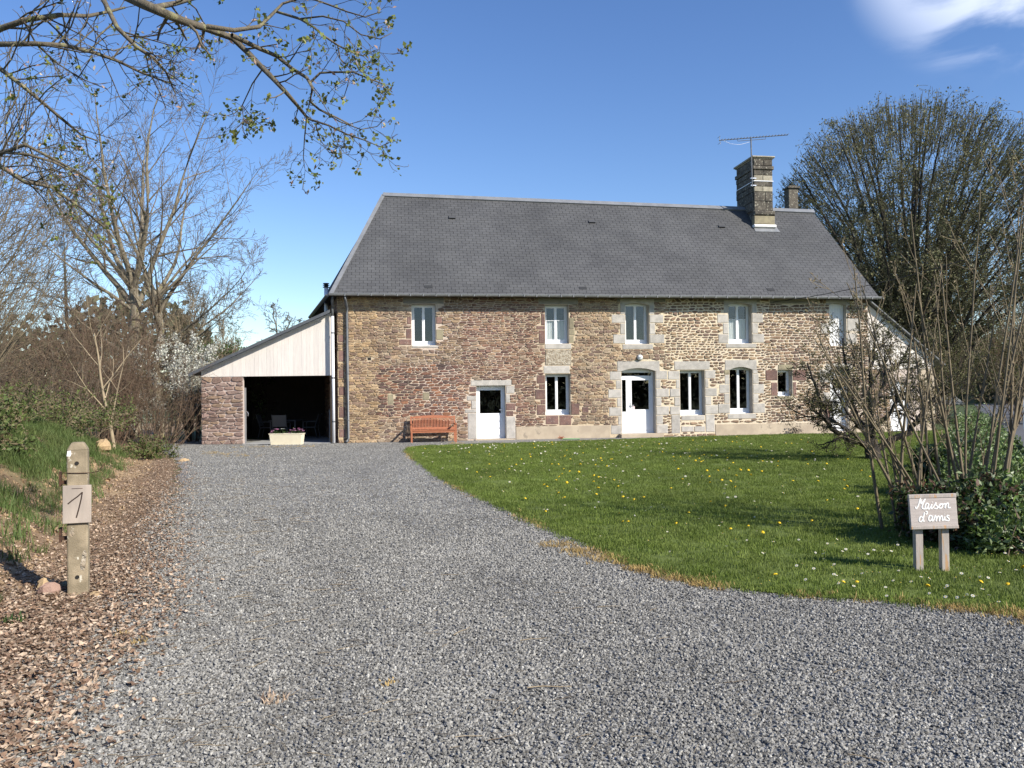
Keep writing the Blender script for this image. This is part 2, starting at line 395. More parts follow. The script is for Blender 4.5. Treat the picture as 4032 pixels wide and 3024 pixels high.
# ---------------------------------------------------------------- scatter by geometry nodes (uncountable stuff only)
def scatter(name, pts, rot, scl, idx, sources, label, cat):
    src = bpy.data.collections.new('sources_' + name)
    for i, o_ in enumerate(sources):
        o_.name = 'source_%s_%02d' % (name, i)
        for c_ in list(o_.users_collection): c_.objects.unlink(o_)
        src.objects.link(o_)
    me = bpy.data.meshes.new(name)
    pts = np.asarray(pts, np.float32)
    me.vertices.add(len(pts)); me.vertices.foreach_set('co', pts.ravel())
    a_ = me.attributes.new('rot', 'FLOAT_VECTOR', 'POINT'); a_.data.foreach_set('vector', np.asarray(rot, np.float32).ravel())
    a_ = me.attributes.new('scl', 'FLOAT', 'POINT'); a_.data.foreach_set('value', np.asarray(scl, np.float32))
    a_ = me.attributes.new('pick', 'INT', 'POINT'); a_.data.foreach_set('value', np.asarray(idx, np.int32))
    me.update()
    ob = bpy.data.objects.new(name, me); COL.objects.link(ob)
    nt = bpy.data.node_groups.new('scatter_' + name, 'GeometryNodeTree')
    nt.interface.new_socket('Geometry', in_out='INPUT', socket_type='NodeSocketGeometry')
    nt.interface.new_socket('Geometry', in_out='OUTPUT', socket_type='NodeSocketGeometry')
    N = nt.nodes; L = nt.links
    gi = N.new('NodeGroupInput'); go = N.new('NodeGroupOutput')
    ci = N.new('GeometryNodeCollectionInfo'); ci.inputs[0].default_value = src
    ci.inputs['Separate Children'].default_value = True; ci.inputs['Reset Children'].default_value = True
    ip = N.new('GeometryNodeInstanceOnPoints'); ip.inputs['Pick Instance'].default_value = True
    def na(nm, ty):
        n_ = N.new('GeometryNodeInputNamedAttribute'); n_.data_type = ty; n_.inputs[0].default_value = nm
        return n_.outputs[0]
    L.new(gi.outputs[0], ip.inputs['Points']); L.new(ci.outputs[0], ip.inputs['Instance'])
    L.new(na('pick','INT'), ip.inputs['Instance Index'])
    e2r = N.new('FunctionNodeEulerToRotation'); L.new(na('rot','FLOAT_VECTOR'), e2r.inputs[0]); L.new(e2r.outputs[0], ip.inputs['Rotation'])
    L.new(na('scl','FLOAT'), ip.inputs['Scale'])
    L.new(ip.outputs[0], go.inputs[0])
    md = ob.modifiers.new('scatter', 'NODES'); md.node_group = nt
    tag(ob, label, cat, kind='stuff')
    return ob
def inside(px, py, poly):
    px = np.asarray(px); py = np.asarray(py); c = np.zeros(px.shape, bool); n = len(poly); j = n-1
    for i in range(n):
        xi, yi = poly[i]; xj, yj = poly[j]
        if yi != yj:
            c ^= ((yi > py) != (yj > py)) & (px < (xj-xi)*(py-yi)/(yj-yi)+xi)
        j = i
    return c

# ---------------------------------------------------------------- rubble stones: shrunken anisotropic Voronoi cells
def clip(poly, nx, nz, c):
    """keep nx*x+nz*z <= c"""
    out = []; n = len(poly)
    for i in range(n):
        x0, z0 = poly[i]; x1, z1 = poly[(i+1) % n]
        d0 = nx*x0+nz*z0-c; d1 = nx*x1+nz*z1-c
        if d0 <= 0: out.append((x0, z0))
        if (d0 < 0) != (d1 < 0) and d0 != d1:
            t = d0/(d0-d1); out.append((x0+(x1-x0)*t, z0+(z1-z0)*t))
    return out
def stone_cells(zones, obst, seed, bounds, an=.34):
    """zones: (x0,x1,z0,z1,row,len,gap,palette); returns (polygon, palette)"""
    rg_ = random.Random(seed)
    S = []
    for (x0,x1,z0,z1,row,ln,gap,pal) in zones:
        z = z0
        while z < z1:
            rh = row*rg_.uniform(.75,1.3); x = x0 + rg_.uniform(0, ln)*.6
            while x < x1:
                if rg_.random() > .11:
                    sx, sz = x, z+rh*.5+rg_.uniform(-.15,.15)*rh + .035*math.sin(x*1.3+z*3)
                    if x0 <= sx <= x1 and z0 <= sz <= z1: S.append((sx, sz, gap*rg_.uniform(.55,1.35), pal))
                x += ln*rg_.uniform(.45,1.6)
            z += rh
    cell = .45; grid = {}
    for i, s_ in enumerate(S): grid.setdefault((int(s_[0]//cell), int(s_[1]//cell)), []).append(i)
    res = []
    bx0, bx1, bz0, bz1 = bounds
    for i, (x, z, gap, pal) in enumerate(S):
        if any(o[0] <= x <= o[2] and o[1] <= z <= o[3] for o in obst): continue
        poly = [(max(bx0,x-.42),max(bz0,z-.22)),(min(bx1,x+.42),max(bz0,z-.22)),(min(bx1,x+.42),min(bz1,z+.22)),(max(bx0,x-.42),min(bz1,z+.22))]
        gxi, gzi = int(x//cell), int(z//cell)
        nb = []
        for a_ in (-1,0,1):
            for b_ in (-1,0,1): nb += grid.get((gxi+a_, gzi+b_), [])
        nb = sorted(nb, key=lambda j: (an*(S[j][0]-x))**2+(S[j][1]-z)**2)[1:22]
        for j in nb:
            dx, dz = an*(S[j][0]-x), S[j][1]-z
            mx_, mz_ = an*(S[j][0]+x)/2, (S[j][1]+z)/2
            nx, nz = an*dx, dz; c = dx*mx_+dz*mz_
            l = math.hypot(nx, nz)
            if l < 1e-6: continue
            poly = clip(poly, nx/l, nz/l, c/l - gap/2)
            if len(poly) < 3: break
        if len(poly) < 3: continue
        for (ox0,oz0,ox1,oz1) in obst:
            if min(p[0] for p in poly) < ox1 and max(p[0] for p in poly) > ox0 and min(p[1] for p in poly) < oz1 and max(p[1] for p in poly) > oz0:
                ds = [(ox0-x,0),(x-ox1,1),(oz0-z,2),(z-oz1,3)]; k = max(ds)[1]
                poly = clip(poly, *[(1,0,ox0-.008),(-1,0,-ox1-.008),(0,1,oz0-.008),(0,-1,-oz1-.008)][k])
                if len(poly) < 3: break
        if len(poly) < 3: continue
        ar = .5*abs(sum(poly[q][0]*poly[(q+1)%len(poly)][1]-poly[(q+1)%len(poly)][0]*poly[q][1] for q in range(len(poly))))
        if ar < .0016: continue
        n = len(poly); rp = []
        for q in range(n):            # round the corners
            (ax,az),(bx,bz) = poly[q], poly[(q+1)%n]
            if math.hypot(bx-ax,bz-az) < .012: rp.append(((ax+bx)/2,(az+bz)/2)); continue
            u = rg_.uniform(.12,.26); w = rg_.uniform(.12,.26)
            rp.append((ax+(bx-ax)*u, az+(bz-az)*u)); rp.append((bx+(ax-bx)*w, bz+(az-bz)*w))
        rp = [(a_+rg_.uniform(-.004,.004), b_+rg_.uniform(-.004,.004)) for a_, b_ in rp]
        res.append((rp, pal, ar))
    return res
PAL = dict(
 gold=[(.42,.295,.17),(.37,.265,.165),(.31,.215,.135),(.285,.20,.145),(.45,.335,.21),(.24,.165,.12)],
 red=[(.235,.125,.088),(.20,.108,.085),(.155,.10,.088),(.30,.15,.09),(.26,.155,.11),(.13,.088,.078),(.22,.15,.12)],
 brown=[(.285,.185,.13),(.235,.15,.115),(.33,.225,.15),(.205,.125,.10),(.265,.155,.11),(.32,.245,.18),(.19,.115,.095)],
 mix=[(.32,.225,.15),(.255,.175,.125),(.37,.27,.175),(.215,.15,.12),(.29,.22,.16),(.36,.285,.205)],
 small=[(.26,.175,.12),(.215,.15,.115),(.30,.215,.145),(.185,.13,.105),(.33,.24,.155)],
 pier=[(.33,.24,.205),(.27,.19,.165),(.36,.27,.23),(.29,.20,.165),(.37,.265,.19)],
)
def stone_geo(poly, rg_, proud):
    n = len(poly); cx = sum(p[0] for p in poly)/n; cz = sum(p[1] for p in poly)/n
    tl = rg_.uniform(-.25,.25)*proud; tz = rg_.uniform(-.3,.3)*proud
    w = max(abs(p[0]-cx) for p in poly)+1e-4; h = max(abs(p[1]-cz) for p in poly)+1e-4
    vs_ = [(x-cx, .012, z-cz) for x,z in poly]
    vs_ += [(x-cx, -proud*.55, z-cz) for x,z in poly]
    k = rg_.uniform(.72,.88)
    vs_ += [((x-cx)*k, -proud + tl*(x-cx)/w + tz*(z-cz)/h, (z-cz)*k) for x,z in poly]
    fs = [(i, (i+1)%n, n+(i+1)%n, n+i) for i in range(n)] + [(n+i, n+(i+1)%n, 2*n+(i+1)%n, 2*n+i) for i in range(n)] + [tuple(range(2*n, 3*n))]
    return vs_, fs, (cx, cz)
def lay_stones(cells, parent, y, seed, limit=300, proud=(.014,.034), rest='rubble', xf=None):
    """the largest cells become stones of their own, the rest one joined part"""
    rg_ = random.Random(seed)
    cells = sorted(cells, key=lambda c: -c[2])
    M = mb = None; rv_, rf_, rc_ = [], [], []
    for i, (poly, pal, ar) in enumerate(cells):
        c = rg_.choice(PAL[pal]); b = rg_.uniform(.82,1.18); c = tuple(v*b for v in c)
        vs_, fs, (cx, cz) = stone_geo(poly, rg_, rg_.uniform(*proud))
        if i < limit:
            me = bpy.data.meshes.new('stone'); me.from_pydata(vs_, [], fs); me.materials.append(MT['stone'])
            a_ = me.color_attributes.new('Col', 'FLOAT_COLOR', 'CORNER')
            a_.data.foreach_set('color', list((*c, 1))*len(me.loops))
            o_ = bpy.data.objects.new('stone', me); COL.objects.link(o_); o_.parent = parent; o_.location = (cx, y, cz)
        else:
            off = len(rv_); rv_ += [(a_+cx, b_+y, d_+cz) for a_, b_, d_ in vs_]
            rf_ += [tuple(q+off for q in f) for f in fs]; rc_ += [c]*len(fs)
    if rv_:
        me = bpy.data.meshes.new(rest); me.from_pydata(rv_, [], rf_); me.materials.append(MT['stone'])
        a_ = me.color_attributes.new('Col', 'FLOAT_COLOR', 'CORNER')
        cl = []
        for f, c in zip(rf_, rc_): cl += list((*c, 1))*len(f)
        a_.data.foreach_set('color', cl)
        o_ = bpy.data.objects.new(rest, me); COL.objects.link(o_); o_.parent = parent; o_['kind'] = 'stuff'

# ---------------------------------------------------------------- the farmhouse (local x along the facade, y into the house)
house = empty('farmhouse', (-6.20, 29.40, 0), R(8.7))
tag(house, 'long stone farmhouse with white windows and a dark slate roof', 'house')
# openings: x0,z0,x1,z1 and depth of the joinery behind the wall face
OP = dict(w1=(2.63,3.48,3.50,4.98), d1=(4.95,.05,6.03,2.0), w2=(7.54,3.53,8.44,4.98), w2l=(7.52,.88,8.47,2.41), w3=(10.61,3.51,11.54,5.06),
          df=(10.43,.14,11.76,2.60), w3l=(12.72,.79,13.71,2.51), w4=(14.70,3.52,15.65,5.08), w4l=(14.71,.83,15.64,2.62), w5=(16.67,1.48,17.28,2.51),
          fd=(18.84,.08,19.60,2.55), fu=(18.86,3.42,19.58,5.10))
WT = 5.25; HL = 20.48
xs_ = sorted({0, HL} | {v for o_ in OP.values() for v in (o_[0], o_[2])} | set(np.arange(1, 20, 1.0)))
zs_ = sorted({-.3, WT} | {v for o_ in OP.values() for v in (o_[1], o_[3])})
mb = MB()
for i in range(len(xs_)-1):
    for j in range(len(zs_)-1):
        cx, cz = (xs_[i]+xs_[i+1])/2, (zs_[j]+zs_[j+1])/2
        if any(o_[0] < cx < o_[2] and o_[1] < cz < o_[3] for o_ in OP.values()): continue
        mb.add([(xs_[i],0,zs_[j]),(xs_[i+1],0,zs_[j]),(xs_[i+1],0,zs_[j+1]),(xs_[i],0,zs_[j+1])], [(0,1,2,3)])
RV = .50
for o_ in OP.values():      # reveals
    x0,z0,x1,z1 = o_
    mb.add([(x0,0,z0),(x0,RV,z0),(x0,RV,z1),(x0,0,z1)], [(0,3,2,1)], 1)
    mb.add([(x1,0,z0),(x1,RV,z0),(x1,RV,z1),(x1,0,z1)], [(0,1,2,3)], 1)
    mb.add([(x0,0,z0),(x1,0,z0),(x1,RV,z0),(x0,RV,z0)], [(0,1,2,3)], 1)
    mb.add([(x0,0,z1),(x1,0,z1),(x1,RV,z1),(x0,RV,z1)], [(0,3,2,1)], 1)
LBK = (-1.08, 7.1)
# skewed left wall, right gable and rear wall with real openings left out; inner faces a little behind
mb.add([(0,0,-.3),(LBK[0],LBK[1],-.3),(LBK[0],LBK[1],WT),(0,0,WT)], [(0,3,2,1)])
mb.add([(HL,0,-.3),(HL,7.1,-.3),(HL,7.1,WT),(20.05,3.28,9.2),(HL,0,WT)], [(0,1,2,3,4)])
mb.add([(LBK[0],7.1,-.3),(HL,7.1,-.3),(HL,7.1,WT),(LBK[0],7.1,WT)], [(0,1,2,3)])
# inner shell
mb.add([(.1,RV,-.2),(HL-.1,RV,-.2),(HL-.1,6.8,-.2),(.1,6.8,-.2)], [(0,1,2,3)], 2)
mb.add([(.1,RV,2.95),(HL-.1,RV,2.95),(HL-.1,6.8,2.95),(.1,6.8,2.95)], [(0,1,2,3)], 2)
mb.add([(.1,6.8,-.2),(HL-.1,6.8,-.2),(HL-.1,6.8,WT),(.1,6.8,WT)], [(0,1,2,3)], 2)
def mortar_mat():
    m = bpy.data.materials.new('lime_mortar'); m.use_nodes = True
    N = m.node_tree.nodes; L = m.node_tree.links; bs = N['Principled BSDF']; bs.inputs['Roughness'].default_value = .95
    t = N.new('ShaderNodeTexCoord'); sp = N.new('ShaderNodeSeparateXYZ'); L.new(t.outputs['Object'], sp.inputs[0])
    n1 = N.new('ShaderNodeTexNoise'); n1.inputs['Scale'].default_value = .9; n1.inputs['Detail'].default_value = 6
    L.new(t.outputs['Object'], n1.inputs['Vector'])
    ad = N.new('ShaderNodeMath'); ad.operation = 'MULTIPLY_ADD'; ad.inputs[1].default_value = 4.0
    L.new(n1.outputs['Fac'], ad.inputs[0]); L.new(sp.outputs['X'], ad.inputs[2])
    mr = N.new('ShaderNodeMapRange'); mr.inputs[1].default_value = 2.0; mr.inputs[2].default_value = 22.0
    L.new(ad.outputs[0], mr.inputs[0])
    cr = N.new('ShaderNodeValToRGB'); e = cr.color_ramp.elements
    e[0].position = 0; e[0].color = (.52,.41,.26,1); e[1].position = 1; e[1].color = (.62,.53,.42,1)
    for p, c in ((.08,(.50,.40,.275,1)), (.17,(.55,.45,.365,1)), (.33,(.57,.46,.345,1)), (.42,(.52,.415,.285,1)), (.52,(.55,.445,.30,1)), (.58,(.63,.53,.375,1)), (.75,(.64,.54,.40,1))):
        el = e.new(p); el.color = c
    L.new(mr.outputs[0], cr.inputs[0])
    n2 = N.new('ShaderNodeTexNoise'); n2.inputs['Scale'].default_value = 14; n2.inputs['Detail'].default_value = 6
    L.new(t.outputs['Object'], n2.inputs['Vector'])
    m2 = N.new('ShaderNodeMapRange'); m2.inputs[1].default_value = .3; m2.inputs[2].default_value = .7; m2.inputs[3].default_value = .78; m2.inputs[4].default_value = 1.1
    L.new(n2.outputs['Fac'], m2.inputs[0])
    mx = N.new('ShaderNodeMixRGB'); mx.blend_type = 'MULTIPLY'; mx.inputs[0].default_value = 1
    L.new(cr.outputs[0], mx.inputs[1]); L.new(m2.outputs[0], mx.inputs[2]); L.new(mx.outputs[0], bs.inputs['Base Color'])
    b = N.new('ShaderNodeBump'); b.inputs['Strength'].default_value = .6; b.inputs['Distance'].default_value = .02; L.new(n2.outputs['Fac'], b.inputs['Height']); L.new(b.outputs[0], bs.inputs['Normal'])
    return m
MT['mortar'] = mortar_mat()
wall = mb.build('wall', [MT['mortar'], MT['granite'], MT['dark']], house)
# dressed blocks and slabs on the face
GR = [(4.75,1.99,6.25,2.2),(4.60,1.46,4.945,1.63),(4.76,1.15,4.945,1.455),(4.52,1.01,4.945,1.14),(4.62,.05,4.94,1.0),(6.05,1.7,6.36,1.985),(6.035,1.36,6.19,1.68),(6.035,.04,6.38,.855),
 (2.63,3.39,3.58,3.475),(7.52,3.33,8.52,3.525),(7.46,2.42,8.45,2.71),
 (10.42,4.63,10.6,5.04),(10.08,4.3,10.6,4.62),(10.41,3.88,10.6,4.29),(10.13,3.53,10.6,3.87),(11.55,4.63,11.74,5.04),(11.55,4.31,12.1,4.62),(11.55,3.88,11.77,4.3),(11.55,3.54,12.13,3.87),(10.49,3.31,11.68,3.50),
 (9.98,2.16,10.42,2.48),(10.21,1.82,10.42,2.15),(9.91,1.49,10.42,1.81),(10.25,1.15,10.42,1.48),(9.93,.81,10.42,1.14),(10.28,.47,10.42,.8),(9.99,.13,10.42,.46),
 (11.77,2.17,12.22,2.50),(11.77,1.83,11.95,2.16),(11.77,1.5,12.28,1.82),(11.77,1.16,11.98,1.49),(11.77,.82,12.27,1.15),(11.77,.48,12.03,.81),(11.77,.13,12.22,.47),
 (12.25,2.16,12.71,2.48),(12.56,1.82,12.71,2.15),(12.32,1.5,12.71,1.81),(12.49,1.15,12.71,1.49),(12.31,.83,12.71,1.14),(12.36,.12,12.71,.82),
 (12.5,2.52,13.92,2.85),(13.72,2.19,14.14,2.5),(13.72,1.83,13.86,2.18),(13.72,1.51,14.19,1.82),(13.72,1.18,13.96,1.5),(13.72,.83,14.22,1.17),(13.72,.15,14.08,.82),(12.76,.6,13.68,.78),(12.75,.17,13.24,.38),(13.26,.16,13.69,.37),
 (14.52,4.69,14.69,5.08),(14.25,4.31,14.69,4.64),(14.47,3.89,14.69,4.3),(14.28,3.53,14.69,3.88),(15.66,4.69,15.85,5.07),(15.66,4.32,16.11,4.68),(15.66,3.9,15.9,4.31),(15.66,3.55,16.14,3.89),(14.58,3.35,15.81,3.51),
 (14.51,1.96,14.7,2.32),(14.29,1.62,14.7,1.95),(14.48,1.22,14.7,1.61),(14.23,.85,14.7,1.21),(15.65,2.36,15.85,2.5),(15.65,1.96,15.89,2.35),(15.65,1.59,16.1,1.95),(15.65,1.22,15.87,1.58),(15.65,.84,16.13,1.21),(14.61,.63,15.76,.82),
 (18.4,2.0,18.83,2.5),(18.55,1.2,18.83,1.6),(19.61,3.5,20.0,3.9),(19.61,4.0,20.2,4.5),(18.5,3.9,18.85,4.3)]
PU = [(4.69,1.77,4.945,1.97),(6.035,1.08,6.39,1.34),(6.035,.865,6.31,1.06),(2.46,4.24,2.62,4.51),(2.42,3.72,2.62,4.08),(2.17,3.49,2.62,3.7),(3.51,4.26,3.72,4.51),
 (7.39,4.21,7.53,4.64),(7.2,4.05,7.53,4.19),(7.29,3.54,7.53,4.03),(7.19,2.05,7.51,2.37),(7.28,1.85,7.51,2.04),(7.13,1.47,7.51,1.84),(7.33,1.28,7.51,1.46),(7.18,.89,7.51,1.27),(8.48,.88,8.8,1.3),(7.51,.54,8.0,.87),(8.03,.5,8.48,.87),
 (16.17,2.09,16.66,2.49),(16.39,1.49,16.66,2.01),(17.29,2.07,17.86,2.5),(17.29,1.48,17.44,2.02),(18.55,.5,18.83,1.15),
 (8.9,.95,9.15,1.17),(.02,.9,.24,1.3),(.02,1.7,.25,2.0),(.02,2.3,.22,2.62),(.02,2.9,.25,3.3),(.02,3.6,.22,3.85),(.02,.2,.26,.5)]
OLV = [(3.51,3.68,3.77,4.06),(8.45,4.06,8.63,4.49),(8.45,3.84,8.66,4.05),(8.45,3.56,8.62,3.83),(14.49,2.33,14.7,2.51),(16.69,2.52,17.29,2.7),(16.63,1.35,17.31,1.47),(1.75,1.35,1.95,1.72),(3.0,1.5,3.24,1.78)]
PLA = [(6.39,-.2,9.975,.48),(14.1,-.2,18.82,.44),(19.62,-.2,20.46,.45)]
CEM = [(2.33,4.99,3.8,5.22),(7.3,5.0,8.8,5.22),(10.3,5.1,12.2,5.22),(14.2,5.1,16.0,5.22),(16.4,5.06,18.4,5.2)]
LIM = [(7.53,2.73,8.52,3.31)]
rb = random.Random(11)
def blocks(rects, name, m, d0, par=house, ch=.012):
    for (x0,z0,x1,z1) in rects:
        b = rb.uniform(-.004,.004)
        MB().bbox(x0+.004, -d0-b, z0+.004, x1-.004, .03, z1-.004, ch).build(name, m, par)
blocks(GR, 'granite_block', MT['granite'], .016)
blocks(PU, 'sandstone_block', MT['purple'], .018, ch=.016)
blocks(OLV, 'stone_block', MT['olive'], .016)
blocks(PLA, 'plinth', MT['plaster'], .022)
blocks(CEM, 'cement_band', MT['cement'], .012)
blocks(LIM, 'limewash_patch', MT['limewash'], .020)
def arch_lintel(x0, x1, zs, rise, zt, xa, xb):
    """lintel from xa..xb up to zt with a segmental arch over x0..x1 springing at zs"""
    n = 12; top = [(xb, zt), (xa, zt)]
    low = [(xa, zs)] + [(x0+(x1-x0)*i/n, zs + rise*(1-(2*i/n-1)**2)) for i in range(n+1)] + [(xb, zs)]
    mb_ = MB()
    pts = low
    for i in range(len(pts)-1):      # vertical strips so the shape stays convex
        (ax,az),(bx,bz) = pts[i], pts[i+1]
        mb_.add([(ax,-.017,az),(bx,-.017,bz),(bx,-.017,zt),(ax,-.017,zt),(ax,.285,az),(bx,.285,bz)], [(0,1,2,3),(0,4,5,1)])
    mb_.add([(xa,-.017,zt),(xb,-.017,zt),(xb,.02,zt),(xa,.02,zt),(xa,-.017,zs),(xa,.02,zs),(xb,-.017,zs),(xb,.02,zs)], [(0,1,2,3),(0,3,5,4),(1,6,7,2)])
    mb_.build('lintel', MT['granite'], house)
arch_lintel(10.43,11.76,2.49,.11,2.86,10.28,11.92)
arch_lintel(14.71,15.64,2.51,.11,2.88,14.54,15.81)
arch_lintel(10.61,11.54,4.99,.075,5.2,10.42,11.74)
arch_lintel(14.70,15.65,5.0,.085,5.2,14.52,15.85)
arch_lintel(18.84,19.60,2.45,.10,2.72,18.7,19.75)
arch_lintel(18.86,19.58,5.02,.08,5.22,18.72,19.72)
MB().bbox(10.30,-.34,-.1,11.95,.05,.135,.012).build('door_step', MT['plaster'], house)
MB().bbox(4.88,-.12,-.1,6.1,.05,.045,.01).build('door_step', MT['plaster'], house)
OB = [(o_[0]-.005,o_[1]-.005,o_[2]+.005,o_[3]+.005) for o_ in OP.values()] + GR + PU + OLV + PLA + LIM + [(10.28,2.49,11.92,2.86),(14.54,2.51,15.81,2.88),(10.42,4.99,11.74,5.2),(14.52,5.0,15.85,5.2),(18.7,2.45,19.75,2.72),(18.72,5.02,19.72,5.22),(10.4,.0,11.9,.14),(1.03,2.94,1.19,3.07)] + [CEM[0], CEM[1], CEM[2], CEM[3], CEM[4]]
ZN = [(0,1.45,0,5.2,.088,.20,.016,'gold'),(1.45,4.5,.0,.95,.125,.25,.020,'mix'),(1.45,4.35,.95,2.78,.098,.24,.024,'red'),(1.45,4.5,2.78,5.2,.092,.22,.018,'mix'),
      (4.35,4.5,.95,2.78,.09,.2,.02,'brown'),(4.5,8.6,.4,5.2,.088,.22,.021,'brown'),(8.6,12.2,.4,5.2,.115,.18,.019,'mix'),
      (12.2,16.2,.0,5.2,.108,.18,.044,'small'),(16.2,20.46,.3,5.2,.108,.195,.034,'small')]
lay_stones(stone_cells(ZN, OB, 4, (.005, HL-.005, .0, 5.22)), wall, 0, 9)
# putlog hole in the masonry
MB().box(1.05,-.004,2.95,1.17,.05,3.05).build('putlog_hole', MT['dark'], house)
# wall return stones on the shaded left wall
PALS = stone_cells([(0,7.0,.0,5.2,.13,.3,.02,'brown')], [], 8, (.02,6.9,0,5.2))
side = empty('side_wall', (0,0,0), 0); side.parent = house
side.rotation_euler = (0,0,math.atan2(LBK[1],LBK[0]) )

bpy.data.objects.remove(side)
# stones of the skewed left wall as one joined part
ang = math.atan2(LBK[1], LBK[0])
vv, ff, cc = [], [], []
rs_ = random.Random(3)
for poly, pal, ar in PALS:
    c = rs_.choice(PAL[pal]); vs_, fs, (cx, cz) = stone_geo(poly, rs_, .02)
    o0 = len(vv)
    for (x,y,z) in vs_:
        u = cx + x; w = -y          # u along the wall, w outwards (to the left)
        vv.append((u*math.cos(ang) - w*math.sin(ang), u*math.sin(ang) + w*math.cos(ang), cz+z))
    ff += [tuple(q+o0 for q in f[::-1]) for f in fs]; cc += [c]*len(fs)
me = bpy.data.meshes.new('rubble'); me.from_pydata(vv, [], ff); me.materials.append(MT['stone'])
a_ = me.color_attributes.new('Col', 'FLOAT_COLOR', 'CORNER'); cl = []
for f, c in zip(ff, cc): cl += list((*c,1))*len(f)
a_.data.foreach_set('color', cl)
o_ = bpy.data.objects.new('rubble', me); COL.objects.link(o_); o_.parent = wall; o_['kind'] = 'stuff'

# ---- windows and doors
def frame_mb(x0, z0, x1, z1, y, w, d, arch=0):
    mb_ = MB()
    mb_.box(x0,y,z0,x0+w,y+d,z1); mb_.box(x1-w,y,z0,x1,y+d,z1); mb_.box(x0+w,y,z0,x1-w,y+d,z0+w); mb_.box(x0+w,y,z1-w,x1-w,y+d,z1)
    return mb_
def window(op, sill=.10, curtain=False, leaves=2, y=.30):
    x0,z0,x1,z1 = op
    x0 += .006; x1 -= .006; z1 -= .003
    f = frame_mb(x0, z0, x1, z1, y, .052, .07)
    f.box(x0-.0+.001, y-.085, z0+.001, x1-.001, y-.001, z0+.035)           # sill nosing
    f.box(x0+.0525, y+.004, z0+.0525, x1-.0525, y+.066, z0+sill)
    win = f.build('window', MT['pvc'], house)
    ix0, ix1, iz0, iz1 = x0+.054, x1-.054, z0+sill+.002, z1-.054
    n = leaves; w = (ix1-ix0)/n
    for k in range(n):
        a, b = ix0+k*w+.0015, ix0+(k+1)*w-.0015
        s_ = frame_mb(a, iz0, b, iz1, y-.012, .046, .055).build('sash', MT['pvc'], win)
        MB().box(a+.047, y+.012, iz0+.047, b-.047, y+.018, iz1-.047).build('pane', MT['glass'], win)
        if curtain:
            zc = iz0 + (iz1-iz0)*.60
            cm = MB(); m_ = 14
            for q in range(m_):
                xa, xb = a+.03+(b-a-.06)*q/m_, a+.03+(b-a-.06)*(q+1)/m_
                ya, yb = y+.07+.012*math.sin(q*1.9), y+.07+.012*math.sin((q+1)*1.9)
                cm.add([(xa,ya,iz0),(xb,yb,iz0),(xb,yb,zc),(xa,ya,zc)], [(0,1,2,3)])
            cm.build('curtain', MT['curtain'], win)
            MB().box(a+.047, y-.004, zc-.012, b-.047, y+.004, zc+.012).build('glazing_bar', MT['pvc'], win)
    if n == 2: MB().box((ix0+ix1)/2-.034, y-.020, iz0, (ix0+ix1)/2+.034, y-.0125, iz1).build('meeting_stile', MT['pvc'], win)
    return win
window(OP['w1'], .12); window(OP['w2'], .12, True); window(OP['w2l'], .15); window(OP['w3'], .13); window(OP['w4'], .13, True)
window(OP['w3l'], .15); window(OP['w4l'], .15); window(OP['w5'], .12, leaves=1)
# half-glazed side door
x0,z0,x1,z1 = OP['d1']
d = frame_mb(x0+.006, z0+.004, x1-.006, z1-.003, .22, .05, .07)
d.box(x0+.0565,.225,z0+.06,x1-.0565,.265,z0+.93); d.box(x0+.0565,.225,z0+.93,x0+.15,.265,z1-.054); d.box(x1-.15,.225,z0+.93,x1-.0565,.265,z1-.054); d.box(x0+.15,.225,z1-.17,x1-.15,.265,z1-.054)
door = d.build('side_door', MT['pvc'], house)
MB().box(x0+.151,.24,z0+.931,x1-.151,.247,z1-.171).build('pane', MT['glass'], door)
for k in range(3):
    for r_ in range(3):
        a, b = x0+.15+k*.265, x0+.15+k*.265+.235; c_, e_ = z0+.12+r_*.262, z0+.12+r_*.262+.23
        MB().bbox(a,.212,c_,b,.226,e_,.012).build('panel', MT['pvc'], door)
MB().box(x1-.125,.205,z0+.95,x1-.095,.224,z0+1.13).tube([(x1-.11,.205,z0+1.05),(x1-.11,.165,z0+1.05),(x1-.21,.16,z0+1.05)], .011, 8).build('handle', MT['metal'], door)
# front door: side light, glazed leaf and transom
x0,z0,x1,z1 = OP['df']; y = .30
d = frame_mb(x0+.006, z0+.004, x1-.006, 2.50, y, .06, .075)
xm = x0+.335; zt = 2.27
d.box(x0+.066,y,zt-.03,x1-.066,y+.07,zt+.05); d.box(xm-.035,y+.001,z0+.064,xm+.035,y+.069,zt-.03)
d.box(x0+.066,y+.012,z0+.064,xm-.035,y+.052,z0+.82); d.box(xm+.035,y+.012,z0+.064,x1-.066,y+.052,z0+.90)
d.box(xm+.035,y+.012,z0+.90,xm+.15,y+.052,zt-.03); d.box(x1-.17,y+.012,z0+.90,x1-.066,y+.052,zt-.03); d.box(xm+.15,y+.012,zt-.12,x1-.17,y+.052,zt-.03)
d.box(x0+.066,y+.012,z0+.82,x0+.105,y+.052,zt-.03); d.box(xm-.075,y+.012,z0+.82,xm-.035,y+.052,zt-.03); d.box(x0+.105,y+.012,zt-.10,xm-.075,y+.052,zt-.03)
n = 12       # arched frame head above the transom
for i in range(n):
    a, b = x0+.006+(x1-x0-.012)*i/n, x0+.006+(x1-x0-.012)*(i+1)/n
    h = lambda q: 2.49 + .105*(1-(2*(q-x0)/(x1-x0)-1)**2)
    d.add([(a,y+.002,2.501),(b,y+.002,2.501),(b,y+.002,h(b)),(a,y+.002,h(a))], [(0,1,2,3)])
door = d.build('front_door', MT['pvc'], house)
MB().box(xm+.151,y+.028,z0+.901,x1-.171,y+.035,zt-.121).build('pane', MT['glass'], door)
